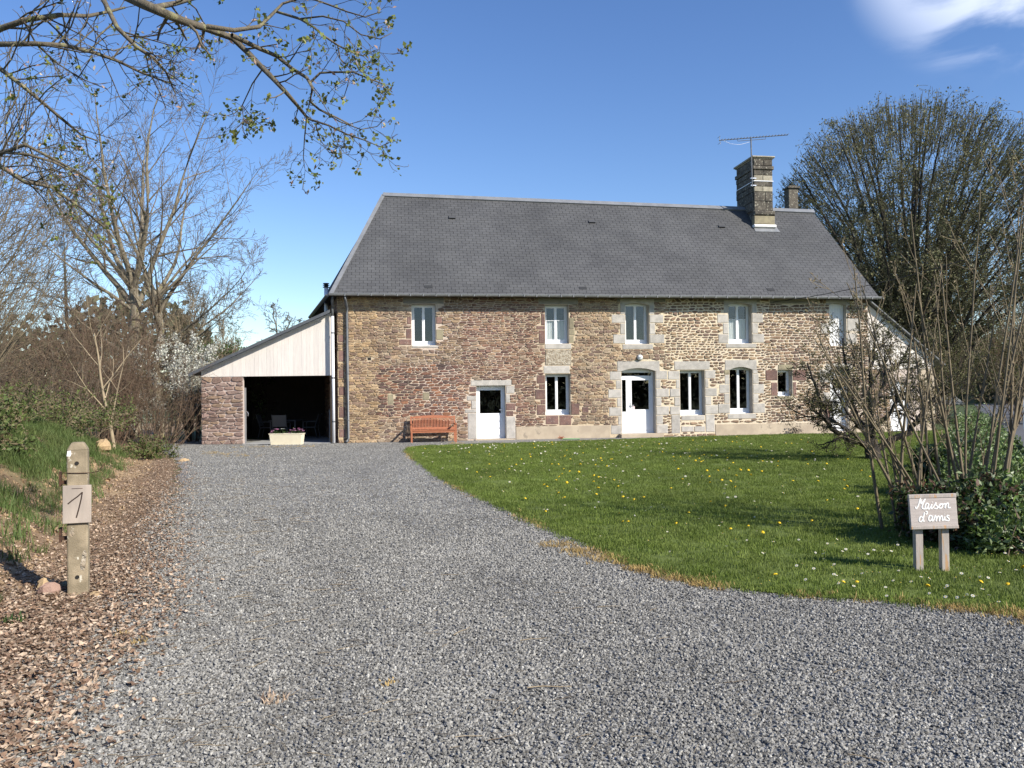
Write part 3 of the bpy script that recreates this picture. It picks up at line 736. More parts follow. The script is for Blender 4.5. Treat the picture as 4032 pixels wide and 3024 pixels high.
MB().box(x0+.106,y+.028,z0+.821,xm-.076,y+.035,zt-.101).build('pane', MT['glass'], door)
MB().box(x0+.067,y+.028,zt+.051,x1-.067,y+.035,2.439).build('pane', MT['glass'], door)
MB().bbox(x0+.10,y+.002,z0+.12,xm-.07,y+.013,z0+.76,.008).build('panel', MT['pvc'], door)
MB().bbox(xm+.09,y+.002,z0+.12,x1-.12,y+.013,z0+.84,.008).build('panel', MT['pvc'], door)
MB().tube([(xm+.085,y+.01,z0+1.06),(xm+.085,y-.045,z0+1.06),(xm+.215,y-.05,z0+1.06)], .012, 8).box(xm+.068,y+.0,z0+.96,xm+.102,y+.0115,z0+1.16).build('handle', MT['metal'], door)
MB().box(xm+.165,y+.022,z0+.91,xm+.265,y+.0275,z0+1.02).build('sticker', MT['sticker'], door)
# far plank door with its small light, and the loft door above it
x0,z0,x1,z1 = OP['fd']
d = MB()
for k in range(7):
    a = x0+.006+(x1-x0-.012)*k/7; d.bbox(a+.001,.20,z0+.004,a+(x1-x0-.012)/7-.001,.25,z1-.004,.006)
door = d.build('plank_door', MT['shutter'], house)
hx = (x0+x1)/2
MB().box(hx-.20,.188,1.72,hx+.20,.199,2.18).build('light_frame', MT['shutter'], door)
MB().box(hx-.165,.180,1.755,hx+.165,.187,2.145).build('pane', MT['dark'], door)
x0,z0,x1,z1 = OP['fu']
d = MB()
for k in range(6):
    a = x0+.006+(x1-x0-.012)*k/6; d.bbox(a+.001,.20,z0+.004,a+(x1-x0-.012)/6-.001,.25,z1-.004,.006)
d.build('loft_door', MT['shutter'], house)

# ---- roof
EAVE = (-.45, 5.28); RL = (1.67, 3.6, 9.78); RR = (20.05, 3.28, 9.43)
A48 = math.atan2(9.78-5.28, 3.6+.45); ca, sa = math.cos(A48), math.sin(A48)
def rp(s_, v, o_=0.): return (s_, EAVE[0]+v*ca-o_*sa, EAVE[1]+v*sa+o_*ca)
vL, vR = (RL[2]-5.28)/sa, (RR[2]-5.28)/sa
eL, eR = -.20, 20.72
bl, br = (-1.55, 7.6, 5.2), (20.8, 7.6, 5.2)
mb = MB()
pL, pR = rp(RL[0], vL), rp(RR[0], vR)
mb.add([rp(eL,0), rp(eR,0), pR, pL], [(0,1,2,3)])
mb.add([rp(eL,0), pL, bl], [(0,1,2)]); mb.add([rp(eR,0), br, pR], [(0,1,2)]); mb.add([bl, pL, pR, br], [(0,1,2,3)])
# soffit
mb.add([(eL,-.45,5.22),(eR,-.45,5.22),(eR,.1,5.235),(eL,.1,5.235)], [(0,3,2,1)], 1)
mb.add([(eL,-.45,5.22),(.05,-.45,5.22),(-1.0,7.6,5.22),(-1.55,7.6,5.22)], [(0,1,2,3)], 1)
roof = mb.build('roof', [MT['under'], MT['dark_shade_wood']], house)
ex, wd = .150, .285
rsl = random.Random(21)
base = [(x_, -.001) for x_ in ()]
def slate_poly(s0, s1, v0, v1):
    p = [(s0,v0),(s1,v0),(s1,v1),(s0,v1)]
    # left hip: keep right of the line (eL,0)-(RL0,vL); right hip likewise; ridge
    dx, dv = RL[0]-eL-.05, vL; l = math.hypot(dx,dv); p = clip(p, -dv/l, dx/l, (-dv*(eL+.05))/l)
    if len(p) > 2:
        dx, dv = RR[0]-eR+.03, vR; l = math.hypot(dx,dv); p = clip(p, dv/l, -dx/l, (dv*(eR-.03))/l)
    if len(p) > 2:
        dx, dv = RR[0]-RL[0], vR-vL; l = math.hypot(dx,dv); p = clip(p, -dv/l, dx/l, (-dv*RL[0]+dx*(vL-.02))/l)
    return p
sv, sf, sc = [], [], []; made = 0; full = None
r_ = 0; v = -.04
while v < vL:
    off = (r_ % 2)*wd/2 + rsl.uniform(-.006,.006); s_ = eL - .3 + off
    while s_ < eR:
        g_ = .007
        p = slate_poly(s_+g_, s_+wd-g_, v, v+ex)
        if len(p) >= 3:
            lift = lambda q: .015 - .006*((q-v)/ex)
            b = rsl.uniform(-.0015,.0015)
            top = [rp(a, q, lift(q)+b) for a, q in p]; bot = [rp(a, q, lift(q)+b-.009) for a, q in p]
            nn = len(p); fs = [tuple(range(nn))] + [(i, nn+i, nn+(i+1)%nn, (i+1)%nn) for i in range(nn)]
            whole = nn == 4 and abs(p[1][0]-p[0][0]-(wd-2*g_)) < 1e-6 and abs(p[2][1]-p[1][1]-ex) < 1e-6
            if whole and made < 300:
                if full is None:
                    c0 = rp(s_, v, 0); full = bpy.data.meshes.new('slate')
                    full.from_pydata([(a-c0[0], bb-c0[1], c-c0[2]) for a,bb,c in top+bot], [], fs); full.materials.append(MT['slate1']); full.update()
                c1 = rp(s_, v, b); o_ = bpy.data.objects.new('slate', full); COL.objects.link(o_); o_.parent = roof; o_.location = c1
                made += 1
            else:
                o0 = len(sv); sv += top+bot; sf += [tuple(i+o0 for i in f) for f in fs]
                k = 1 + rsl.uniform(-.08,.08) + .05*math.sin(s_*1.7+v*.4)*math.sin(v*1.1); sc += [(k,k,k)]*len(fs)
        s_ += wd
    v += ex; r_ += 1
me = bpy.data.meshes.new('slating'); me.from_pydata(sv, [], sf); me.materials.append(MT['slate'])
a_ = me.color_attributes.new('Col', 'FLOAT_COLOR', 'CORNER'); cl = []
for f, c in zip(sf, sc): cl += list((*c,1))*len(f)
a_.data.foreach_set('color', cl)
o_ = bpy.data.objects.new('slating', me); COL.objects.link(o_); o_.parent = roof; o_['kind'] = 'stuff'
def strip(p, q, w, h, name, m):
    p, q = Vector(p), Vector(q); d_ = (q-p).normalized(); nrm = Vector((0,-sa,ca)); sd = d_.cross(nrm).normalized()
    mb_ = MB(); vs_ = []
    for e_ in (p, q):
        for a, b in ((-w,0),(-w,h),(w,h),(w,0)): vs_.append(tuple(e_ + sd*a + nrm*b))
    mb_.add(vs_, [(0,1,2,3),(7,6,5,4),(0,4,5,1),(1,5,6,2),(2,6,7,3),(3,7,4,0)]); return mb_.build(name, m, roof)
strip(rp(eL+.02,-.02), rp(RL[0],vL), .07, .045, 'hip_flashing', MT['zinc'])
strip(rp(RL[0]-.02,vL-.02), rp(RR[0]+.05,vR-.02), .11, .07, 'ridge_cap', MT['zinc'])
for (s_, v) in ((4.35,(8.70-5.28)/sa),(10.02,(8.63-5.28)/sa),(15.53,(8.53-5.28)/sa)):    # roof vents
    mb = MB(); w = .13; vs_ = [rp(s_-w,v-.09,.02), rp(s_+w,v-.09,.02), rp(s_+w,v+.10,.02), rp(s_-w,v+.10,.02), rp(s_-w,v-.09,.075), rp(s_+w,v-.09,.075), rp(s_+w,v+.10,.03), rp(s_-w,v+.10,.03)]
    mb.add(vs_, [(4,5,6,7),(0,1,5,4),(1,2,6,5),(3,0,4,7)])
    ve = mb.build('roof_vent', MT['slate1'], roof)
    MB().add([rp(s_-w*.75,v-.096,.028), rp(s_+w*.75,v-.096,.028), rp(s_+w*.75,v-.096,.062), rp(s_-w*.75,v-.096,.062)], [(0,1,2,3)]).build('grille', MT['dark'], ve)
for s_ in (3.1, 8.8, 16.2):        # odd darker slates near the eave
    v = .31; vs_ = [rp(s_,v,.024), rp(s_+.29,v,.024), rp(s_+.29,v+.15,.024), rp(s_,v+.15,.024), rp(s_,v,.014), rp(s_+.29,v,.014), rp(s_+.29,v+.15,.014), rp(s_,v+.15,.014)]
    MB().add(vs_, [(0,1,2,3),(0,4,5,1),(1,5,6,2),(2,6,7,3),(3,7,4,0)]).build('repair_slate', MT['under'], roof)
# gutter: half round with brackets, turning along the skewed left eave
def half_round(pts, r, name, m, par):
    mb_ = MB(); k = 8; vs_ = []; n = len(pts); P = [Vector(p) for p in pts]
    for i, p in enumerate(P):
        d_ = (P[min(i+1,n-1)]-P[max(i-1,0)]); d_.z = 0; d_.normalize(); sd = Vector((d_.y,-d_.x,0))
        for rr in (r, r-.006):
            for j in range(k+1):
                t = math.pi*j/k; vs_.append(tuple(p + sd*math.cos(t)*rr + Vector((0,0,-math.sin(t)*rr))))
    st = 2*(k+1); fs = []
    for i in range(n-1):
        for j in range(k): fs.append((i*st+j, i*st+j+1, (i+1)*st+j+1, (i+1)*st+j)); fs.append((i*st+k+1+j+1, i*st+k+1+j, (i+1)*st+k+1+j, (i+1)*st+k+1+j+1))
        fs.append((i*st, (i+1)*st, (i+1)*st+k+1, i*st+k+1)); fs.append((i*st+k, i*st+2*k+1, (i+1)*st+2*k+1, (i+1)*st+k))
    for e_ in (0, (n-1)*st): fs.append(tuple(e_+j for j in range(k+1)))
    mb_.add(vs_, fs); mb_.tube([(p.x, p.y-r, p.z+.004) for p in P], .011, 6)
    return mb_.build(name, m, par, smooth=False)
gut = half_round([(eL-.06,-.53,5.27),(eR+.04,-.53,5.27)], .075, 'gutter', MT['zinc'], house)
br0 = MB().box(-.012,-.095,-.085,.012,-.086,.012).box(-.012,-.095,.004,.012,.06,.012).build('bracket', MT['zinc'], gut, loc=(.3,-.53,5.27))
for k in range(1, 46):
    c_ = br0.copy(); COL.objects.link(c_); c_.parent = gut; c_.location = (.3+k*.455,-.53,5.27)
half_round([(-1.62,7.5,5.22),(eL-.10,-.42,5.25)], .075, 'side_gutter', MT['zincd'], house)
MB().tube([(.30,-.47,5.2),(.31,-.40,5.05),(.345,-.13,4.8),(.345,-.11,4.6),(.345,-.11,.18),(.33,-.16,.09),(.28,-.26,.05)], .05, 10).build('downspout', MT['zincd'], house, smooth=True)
for z in (.8, 2.45, 4.1): MB().lathe([(.05,0),(.057,0),(.057,.035),(.05,.035)], (.345,-.11,z), 12).box(.335,-.06,z+.008,.355,.01,z+.027).build('pipe_clip', MT['zincd'], house)
# white downpipe where the lean-to meets the corner
MB().tube([(-.13,-.44,5.18),(-.15,-.40,5.08),(-.16,-.12,4.90),(-.165,-.06,4.8),(-.165,-.06,4.5)], .045, 10).build('downspout', MT['zincd'], house, smooth=True)
wp = MB().tube([(-.165,-.06,4.52),(-.155,-.06,.02)], .052, 12).build('white_downpipe', MT['whitepipe'], house, smooth=True)
for z in (.75, 2.3, 3.9): MB().lathe([(.052,0),(.060,0),(.060,.05),(.052,.05)], (-.16,-.06,z), 12).build('collar', MT['zincd'], wp)

# ---- chimneys
def chimney_mat(nm, c1, c2): return mat(nm, c1, c2, scale=4, rough=.95, bump=.7, bscale=50, rnd=.18, c3=(.36,.34,.27), s3=15, t3=.60)
MT['chim'] = chimney_mat('lichened_granite', (.13,.113,.09), (.07,.062,.052))
MT['chiml'] = chimney_mat('pale_granite', (.40,.36,.28), (.28,.25,.19))
cx0, cx1, cy0, cy1 = 16.97, 17.80, 2.42, 4.15
ch = MB().box(cx0+.02,cy0+.02,7.6,cx1-.02,cy1-.02,11.40).build('chimney', MT['chim'], house)
rows = [(9.24,9.62,0),(9.63,10.02,0),(10.03,10.25,1),(10.26,10.45,0),(10.49,10.72,1),(10.73,10.93,0),(11.13,11.40,0)]
rc = random.Random(6)
for i, (z0, z1, lt) in enumerate(rows):
    sp = cx0 + (cx1-cx0)*rc.uniform(.3,.7)
    for a, b in ((cx0,sp),(sp,cx1)):
        MB().bbox(a+.004,cy0-.012*rc.random(),z0+.004,b-.004,cy0+.06,z1-.004,.014).build('block', MT['chiml' if lt else 'chim'], ch)
    yy = cy0+.07
    while yy < cy1-.1:
        l = min(rc.uniform(.35,.65), cy1-yy)
        o_ = MB().bbox(0,-.02,z0+.004,l-.008,.03,z1-.004,.014).build('block', MT['chim'], ch)
        o_.location = (cx0-.002, yy+l, 0); o_.rotation_euler = (0,0,-math.pi/2); yy += l
MB().bbox(cx0-.045,cy0-.05,11.0-.04,cx1+.045,cy1+.05,11.0+.11,.02).build('string_course', MT['chim'], ch)
MB().bbox(cx0-.03,cy0-.035,11.405,cx1+.03,cy1+.035,11.45,.012).bbox(cx0-.085,cy0-.09,11.451,cx1+.085,cy1+.09,11.52,.02).build('cornice', MT['chiml'], ch)
MB().box(cx0-.02,cy0-.03,10.46,cx1+.02,cy1,10.49).build('strap', MT['whitepipe'], ch)
MB().bbox(cx0-.05,cy0-.10,9.02,cx1+.06,cy0+.1,9.23,.05).build('ledge', MT['chim'], ch)
MB().bbox(cx0-.03,cy0-.045,8.66,cx1+.05,cy0+.2,9.01,.02).build('rubble_base', MT['olive'], ch)
MB().bbox(cx0-.06,cy0-.10,8.52,cx1+.10,cy0+.1,8.64,.03).build('mortar_fillet', MT['chalk'], ch)
vf = (8.34-5.28)/sa
MB().add([rp(16.93,vf-.05,.03), rp(18.02,vf-.05,.03), rp(17.95,vf+.30,.035), rp(16.93,vf+.30,.035), rp(16.93,vf-.05,.012), rp(18.02,vf-.05,.012)], [(0,1,2,3),(0,4,5,1)]).build('lead_flashing', MT['zinc'], ch)
c2 = MB().box(19.86,5.0,7.0,20.30,5.44,10.9).box(19.79,4.93,10.9,20.37,5.51,10.96).box(19.90,5.02,10.96,20.26,5.40,11.03).build('rear_chimney', MT['chim'], house)

# ---- wall lamp, antenna, overhead cable
lm = empty('wall_lamp'); lm.parent = None
def H2W(x, y, z): return house.matrix_basis @ Vector((x, y, z))
lm.location = H2W(11.145, 0, 3.0); lm.rotation_euler = (0,0,R(8.7))
tag(lm, 'round ribbed glass bulkhead lamp on the wall above the front door', 'lamp')
MB().lathe([(.0,0),(.12,0),(.125,.02),(.11,.045),(.0,.045)], (0,0,0), 20).build('base', MT['zincd'], lm).rotation_euler = (math.pi/2,0,0)
gl = MB().lathe([(.105,.045),(.108,.07),(.09,.115),(.05,.14),(.001,.148)], (0,0,0), 20).build('glass_dome', MT['lampg'], lm, smooth=True); gl.rotation_euler = (math.pi/2,0,0)
MB().tube([(-.1,-.08,0),(-.06,-.14,0),(0,-.155,0),(.06,-.14,0),(.1,-.08,0)], .006, 6).build('guard', MT['metal'], lm)
an = empty('television_antenna'); an.location = H2W(16.86, 2.36, 10.2); an.rotation_euler = (0,0,R(8.7))
tag(an, 'rooftop television antenna on a mast strapped to the stone chimney', 'antenna')
MB().tube([(0,0,0),(-.02,0,2.06)], .028, 8).build('mast', MT['zincd'], an)
bx0, bz0, bx1, bz1 = -1.42, 1.90, 1.62, 2.24
boom = MB().tube([(bx0,0,bz0),(bx1,0,bz1)], .02, 6).tube([(-.62,0,1.985),(-.60,0,1.90),(-.02,0,1.96),(.62,0,2.03),(.64,0,2.12)], .012, 6).build('boom', MT['zincd'], an)
for k in range(22):
    t = k/21; x = bx0+.12+(bx1-bx0-.12)*t; z = bz0+(bz1-bz0)*(x-bx0)/(bx1-bx0)
    MB().tube([(x-.02,-.12,z+.02),(x+.02,.12,z+.02)], .011, 5).build('element', MT['zinc'], an)
MB().tube([(bx0+.05,0,bz0-.16),(bx0+.02,0,bz0+.17)], .01, 5).tube([(bx0+.01,-.16,bz0-.12),(bx0+.01,.16,bz0-.12)], .008, 5).tube([(bx0,-.16,bz0+.14),(bx0,.16,bz0+.14)], .008, 5).build('reflector', MT['zinc'], an)
MB().tube([(bx0+.2,0,bz0),(-.9,.02,1.78),(-.5,.02,1.76),(-.02,.02,1.9)], .006, 5).build('lead', MT['whitepipe'], an)
MB().tube([(-.02,-.03,.75),(-.12,-.05,.6),(-.13,-.05,.2),(-.05,0,-.1)], .009, 5).build('coax_loop', MT['wire'], an)
MB().box(-.05,-.02,.05,.18,.06,.085).box(-.05,-.02,.35,.18,.06,.385).build('bracket', MT['metal'], an)
w0 = Vector((10.07,31.7,5.1)); w1 = Vector((21.5,27.5,8.3))
pts = []
for i in range(25):
    t = i/24; p = w0.lerp(w1, t); p.z -= .55*4*t*(1-t); pts.append(tuple(p))
tag(MB().tube(pts, .014, 6).build('overhead_cable', MT['wire']), 'black service cable rising from under the gutter to the right', 'cable')

# ---------------------------------------------------------------- left lean-to (world-aligned, front at y=30.4)
lt = empty('lean_to', (-11.11, 29.52, 0))
tag(lt, 'open lean-to shed with whitewashed board gable and stone pier beside the farmhouse', 'shed')
W = 4.66
top = lambda x: 2.58 + (4.62-2.58)*x/W
rbd = random.Random(8); x = 0.0; k = 0
while x < W-.02:
    w = min(rbd.choice((.125,.14,.14,.165)), W-x)
    p = [(x+.0015,2.42),(x+w-.0015,2.42),(x+w-.0015,top(x+w)),(x+.0015,top(x))]
    yo = -.03 + rbd.uniform(-.003,.003)
    MB().prism(p, yo, yo+.022).build('board', MT['board'], lt)
    x += w
MB().box(0,0.0,2.46,W,.10,2.62).build('lintel_beam', MT['dark_shade_wood'], lt)
# roof sheet with fascia
mb = MB(); th = .05
ra, rb_ = (-.34, 2.58-.34*.4378+.05), (W+.02, 4.62+.065)
mb.prism([(ra[0],ra[1]),(rb_[0],rb_[1]),(rb_[0],rb_[1]+th),(ra[0],ra[1]+th)], -.30, 5.6)
lroof = mb.build('roof', MT['zincd'], lt)
MB().prism([(ra[0],ra[1]-.05),(rb_[0],rb_[1]-.05),(rb_[0],rb_[1]+th+.012),(ra[0],ra[1]+th+.012)], -.325, -.302).build('verge_trim', MT['zincd'], lroof)
MB().prism([(0,2.58),(W,4.62),(W,4.66),(0,2.62)], -.028, -.004).build('verge_board', MT['shutter'], lt)
pier = MB().box(0,0,-.3,1.49,.13,2.418).build('pier', MT['mortar2'] if 'mortar2' in MT else MT['plaster'], lt)
MT['piermortar'] = mat('pink_mortar', (.53,.44,.385), (.46,.38,.33), scale=9, rough=.95, bump=.5, bscale=30)
pier.data.materials[0] = MT['piermortar']
lay_stones(stone_cells([(0,1.49,0,2.42,.138,.27,.028,'pier')], [], 31, (.006,1.485,.0,2.41)), pier, 0, 12, proud=(.02,.045))
MB().box(0,.135,-.3,.12,5.3,2.56).build('left_wall', MT['dark_shade_wood'], lt)  # interior shade is put into the wall colour
MB().prism([(0,-.3),(W+1,-.3),(W+1,5.0),(W,4.68),(0,2.6)], 5.3, 5.42).build('back_wall', MT['dark_shade_wood'], lt)  # coloured near black so the shed's depth reads as shade
MB().box(1.495,-.12,-.25,W+.05,5.3,.022).build('floor_slab', MT['slab'], lt)
MB().box(1.50,-.155,-.2,W+.0,-.122,.03).build('threshold', MT['slab'], lt)
gd = MB().box(.15,.14,.03,1.545,.18,2.02).build('gate_leaf', MT['zinc'], lt)
MB().tube([(1.547,.15,1.16),(1.60,.14,1.15),(1.625,.14,1.09),(1.615,.14,1.0)], .014, 8).box(1.545,.145,.90,1.555,.175,1.20).build('handle', MT['metal'], gd)
MB().box(W-.06,-.02,.02,W+.0,.1,2.44).build('jamb_post', MT['dark_shade_wood'], lt)
MB().box(W-.10,-.02,.02,W-.062,.05,1.2).build('bolt_rail', MT['zincd'], lt)
sp = MB().tube([(4.10,1.75,4.3),(4.10,1.75,5.80)], .075, 14).build('stove_pipe', MT['whitepipe'], lt, smooth=True)
MB().lathe([(.075,5.86),(.13,5.87),(.13,5.89),(.08,5.90),(.08,5.94),(.13,5.95),(.13,5.965),(.08,5.97),(.08,6.0),(.12,6.01),(.12,6.03),(.0,6.05)], (4.10,1.75,-.06), 16).build('cowl', MT['wire'], sp)

# ---- right lean-to, in the plane of the facade
rt = empty('rear_lean_to', (0,0,0)); p = H2W(20.50, .18, 0); rt.location = p; rt.rotation_euler = (0,0,R(8.7))
tag(rt, 'cream boarded lean-to with white doorway behind the gnarled apple tree', 'shed')
W2 = 2.92; top2 = lambda q: 5.16 - (5.16-2.84)*q/W2
x = 0.0
while x < W2-.02:
    w = min(rbd.choice((.14,.16)), W2-x)
    MB().prism([(x+.0015,2.51),(x+w-.0015,2.51),(x+w-.0015,top2(x+w)),(x+.0015,top2(x))], -.03, -.006).build('board', MT['board'], rt)
    x += w
mb = MB(); mb.prism([(-.05,5.20+.06),(W2+.35,2.84-.28+.06),(W2+.35,2.84-.28+.12),(-.05,5.20+.12)], -.25, 6.5); mb.build('roof', MT['zincd'], rt)
mb = MB(); mb.box(0,0,-.3,1.0,.3,2.51); mb.box(1.82,0,-.3,2.30,.3,2.51); mb.box(1.0,0.0,2.0,1.82,.3,2.51); mb.build('wall', MT['piermortar'], rt)
lay_stones(stone_cells([(0,1.0,0,2.5,.15,.27,.03,'small')], [], 37, (.01,.99,.45,2.48)), rt, 0, 13, proud=(.015,.03))
MB().bbox(2.31,-.04,-.3,2.92,.3,2.505,.01).build('pillar', MT['plaster'], rt)
MB().box(0.0,-.02,-.3,1.0,-.001,.42).build('plinth', MT['plaster'], rt)
d = MB()
for k in range(6): d.bbox(1.005+k*.135,.08,.03,1.005+k*.135+.132,.12,1.99,.005)
d.build('door', MT['shutter'], rt)
MB().box(W2-.02,0,-.3,W2,6.3,2.6).build('side_wall', MT['plaster'], rt)

# ---------------------------------------------------------------- table and chairs in the shed
tb = empty('garden_table', (-9.05, 33.0, .022))
tag(tb, 'grey garden table inside the open lean-to', 'table')
MB().bbox(-.55,-.55,.70,.55,.9,.735,.01).build('table_top', MT['chairm'], tb)
for sx in (-.48,.48):
    for sy in (-.45,.8): MB().box(sx-.025,sy-.025,0,sx+.025,sy+.025,.70).build('leg', MT['chairm'], tb)
def chair(loc, rz, label):
    c = empty('garden_chair', loc, rz); tag(c, label, 'chair', 'garden chairs round the shed table')
    MB().box(-.25,-.24,.415,.25,.24,.44).build('seat', MT['chairm'], c)
    mb_ = MB(); mb_.add([(-.25,.22,.50),(.25,.22,.50),(.25,.36,.95),(-.25,.36,.95),(-.25,.235,.50),(.25,.235,.50),(.25,.375,.95),(-.25,.375,.95)], [(0,1,2,3),(7,6,5,4),(0,4,5,1),(1,5,6,2),(2,6,7,3),(3,7,4,0)]); mb_.build('backrest', MT['chairm'], c)
    for sx in (-.27,.27):
        MB().tube([(sx,-.25,0),(sx,-.25,.60),(sx,-.21,.66),(sx,.24,.66)], .016, 6).build('front_leg', MT['chairm'], c)
        MB().tube([(sx,.30,0),(sx,.21,.42),(sx,.375,.97)], .016, 6).build('rear_leg', MT['chairm'], c)
    return c
chair((-9.02, 32.25, .022), math.pi, 'grey garden chair with its back to the drive, in front of the table')
chair((-9.88, 33.3, .022), R(90), 'grey garden chair at the gate side of the table')
chair((-8.12, 33.3, .022), R(-90), 'grey garden chair at the house side of the table')

# ---------------------------------------------------------------- flower trough
pl = empty('flower_trough', (-7.86, 28.78, .006), R(0))
tag(pl, 'cream ribbed plastic trough of pink flowers in front of the open shed', 'planter')
def trough(x0, x1, y0, y1, z0, z1, tap):
    return [(x0+tap,y0+tap*.5,z0),(x1-tap,y0+tap*.5,z0),(x1-tap,y1-tap*.5,z0),(x0+tap,y1-tap*.5,z0),(x0,y0,z1),(x1,y0,z1),(x1,y1,z1),(x0,y1,z1)]
MB().add(trough(-.575,.575,-.18,.18,0,.385,.045), [(0,3,2,1),(0,1,5,4),(1,2,6,5),(2,3,7,6),(3,0,4,7)]).build('trough', MT['cream'], pl)
n = 34
for k in range(n):
    u = -.5+1.0*(k+.5)/n; xb_, xt_ = u*1.04, u*1.13
    w = .0085
    MB().add([(xb_-w,-.158,.01),(xb_+w,-.158,.01),(xt_+w,-.1805,.36),(xt_-w,-.1805,.36),(xb_-w*.6,-.167,.01),(xb_+w*.6,-.167,.01),(xt_+w*.6,-.1895,.36),(xt_-w*.6,-.1895,.36)],
             [(4,5,6,7),(0,4,7,3),(5,1,2,6),(0,1,5,4),(3,7,6,2)]).build('rib', MT['cream'], pl)
mb = MB(); a = .59; b = .195
for (x0,y0,x1,y1) in ((-a,-b,a,-b+.03),(-a,b-.03,a,b),(-a,-b+.03,-a+.03,b-.03),(a-.03,-b+.03,a,b-.03)): mb.box(x0,y0,.375,x1,y1,.395)
mb.build('rim', MT['cream'], pl)
MB().box(-.555,-.16,.30,.555,.16,.345).build('soil', MT['soil'], pl)
rf = random.Random(4)
def leaf_card(mb_, c, sz, rg_, up=.3, m=0):
    th = rg_.uniform(0, 2*math.pi); el = rg_.uniform(-.2, 1.0)*up*3
    d_ = Vector((math.cos(th)*math.cos(el), math.sin(th)*math.cos(el), math.sin(el))); s_ = d_.cross(Vector((0,0,1))).normalized()
    c = Vector(c); q = [c, c+d_*sz*.5+s_*sz*.28+Vector((0,0,.12*sz)), c+d_*sz, c+d_*sz*.5-s_*sz*.28+Vector((0,0,.12*sz))]
    mb_.add([tuple(v) for v in q], [(0,1,2,3)], m)
for (cx, n_) in ((-.36,70),(-.1,50),(.30,110)):
    mb = MB()
    for k in range(n_):
        leaf_card(mb, (cx+rf.gauss(0,.11), rf.uniform(-.1,.1), .36+abs(rf.gauss(0,.07))), rf.uniform(.04,.075), rf)
    mb.build('foliage', MT['leafg'], pl)
for (x, z, wh) in ((-.53,.45,0),(-.47,.50,0),(-.36,.56,0),(-.33,.545,0),(-.13,.57,1),(.12,.44,0),(.17,.52,0),(.27,.56,0),(.29,.50,0),(.42,.57,0),(.44,.52,0),(.54,.53,0),(.56,.48,0)):
    mb = MB(); y0 = rf.uniform(-.12,.02)
    for k in range(26):
        th = rf.uniform(0,2*math.pi); rr = .055*math.sqrt(rf.random())
        leaf_card(mb, (x+rr*math.cos(th), y0+rr*math.sin(th), z-rr*rr*9), .032, rf)
    mb.tube([(x,y0,z-.01),(x*.98,y0*.8,.36)], .004, 5, 1)
    mb.build('flower', [MT['whitep'] if wh else MT['pink'], MT['leafg']], pl)

# ---------------------------------------------------------------- bench against the wall
bn = empty('garden_bench'); bn.location = H2W(3.34, -.55, .006); bn.rotation_euler = (0,0,R(8.7))
tag(bn, 'orange-brown hardwood slatted garden bench against the stone wall', 'bench')
hl = .775
T = MT['teak']
for sx in (-1, 1):
    x = sx*hl
    MB().box(x-.03,-.33,0,x+.03,-.275,.635).build('front_leg', T, bn)
    o_ = MB().prism([(-.028,0),(.028,0),(.028,.93),(-.028,.93)], 0, .05).build('rear_leg', T, bn)
    o_.location = (x, .20, 0); o_.rotation_euler = (R(-7),0,0)
    MB().bbox(x-.038,-.36,.637,x+.038,.25,.665,.008).build('armrest', T, bn)
    MB().box(x-.018,-.27,.36,x+.018,.21,.41).build('side_rail', T, bn)
def brp(x, z, dy=0): return (x, .205 + (z)*.123 + dy, z)
nb_ = 27
for k in range(nb_):
    x = -.69 + 1.38*k/(nb_-1)
    mb = MB(); w = .013
    za, zb = .505, .855
    mb.add([brp(x-w,za),brp(x+w,za),brp(x+w,zb),brp(x-w,zb),brp(x-w,za,.02),brp(x+w,za,.02),brp(x+w,zb,.02),brp(x-w,zb,.02)], [(0,1,2,3),(7,6,5,4),(0,3,7,4),(1,5,6,2)]); mb.build('back_slat', T, bn)
mb = MB(); N_ = 12
for i in range(N_):
    xa, xb = -.745+1.49*i/N_, -.745+1.49*(i+1)/N_
    ha, hb = .90+.045*(1-(xa/.745)**2), .90+.045*(1-(xb/.745)**2)
    vs_ = [brp(xa,.845,-.008),brp(xb,.845,-.008),brp(xb,hb,-.008),brp(xa,ha,-.008),brp(xa,.845,.032),brp(xb,.845,.032),brp(xb,hb,.032),brp(xa,ha,.032)]
    mb.add(vs_, [(0,1,2,3),(7,6,5,4),(3,2,6,7),(0,4,5,1)] + ([(0,3,7,4)] if i == 0 else []) + ([(1,5,6,2)] if i == N_-1 else []))
mb.build('top_rail', T, bn)
vs_ = [brp(-.745,.445,-.008),brp(.745,.445,-.008),brp(.745,.515,-.008),brp(-.745,.515,-.008),brp(-.745,.445,.032),brp(.745,.445,.032),brp(.745,.515,.032),brp(-.745,.515,.032)]
MB().add(vs_, [(0,1,2,3),(7,6,5,4),(3,2,6,7),(0,4,5,1),(0,3,7,4),(1,5,6,2)]).build('lower_rail', T, bn)
for k in range(6): MB().bbox(-.742,-.345+k*.092,.412,.742,-.345+k*.092+.076,.434,.004).build('seat_slat', T, bn)
MB().box(-.744,-.325,.345,.744,-.298,.408).build('apron', T, bn)
MB().box(-.744,.19,.345,.744,.215,.408).build('rear_apron', T, bn)

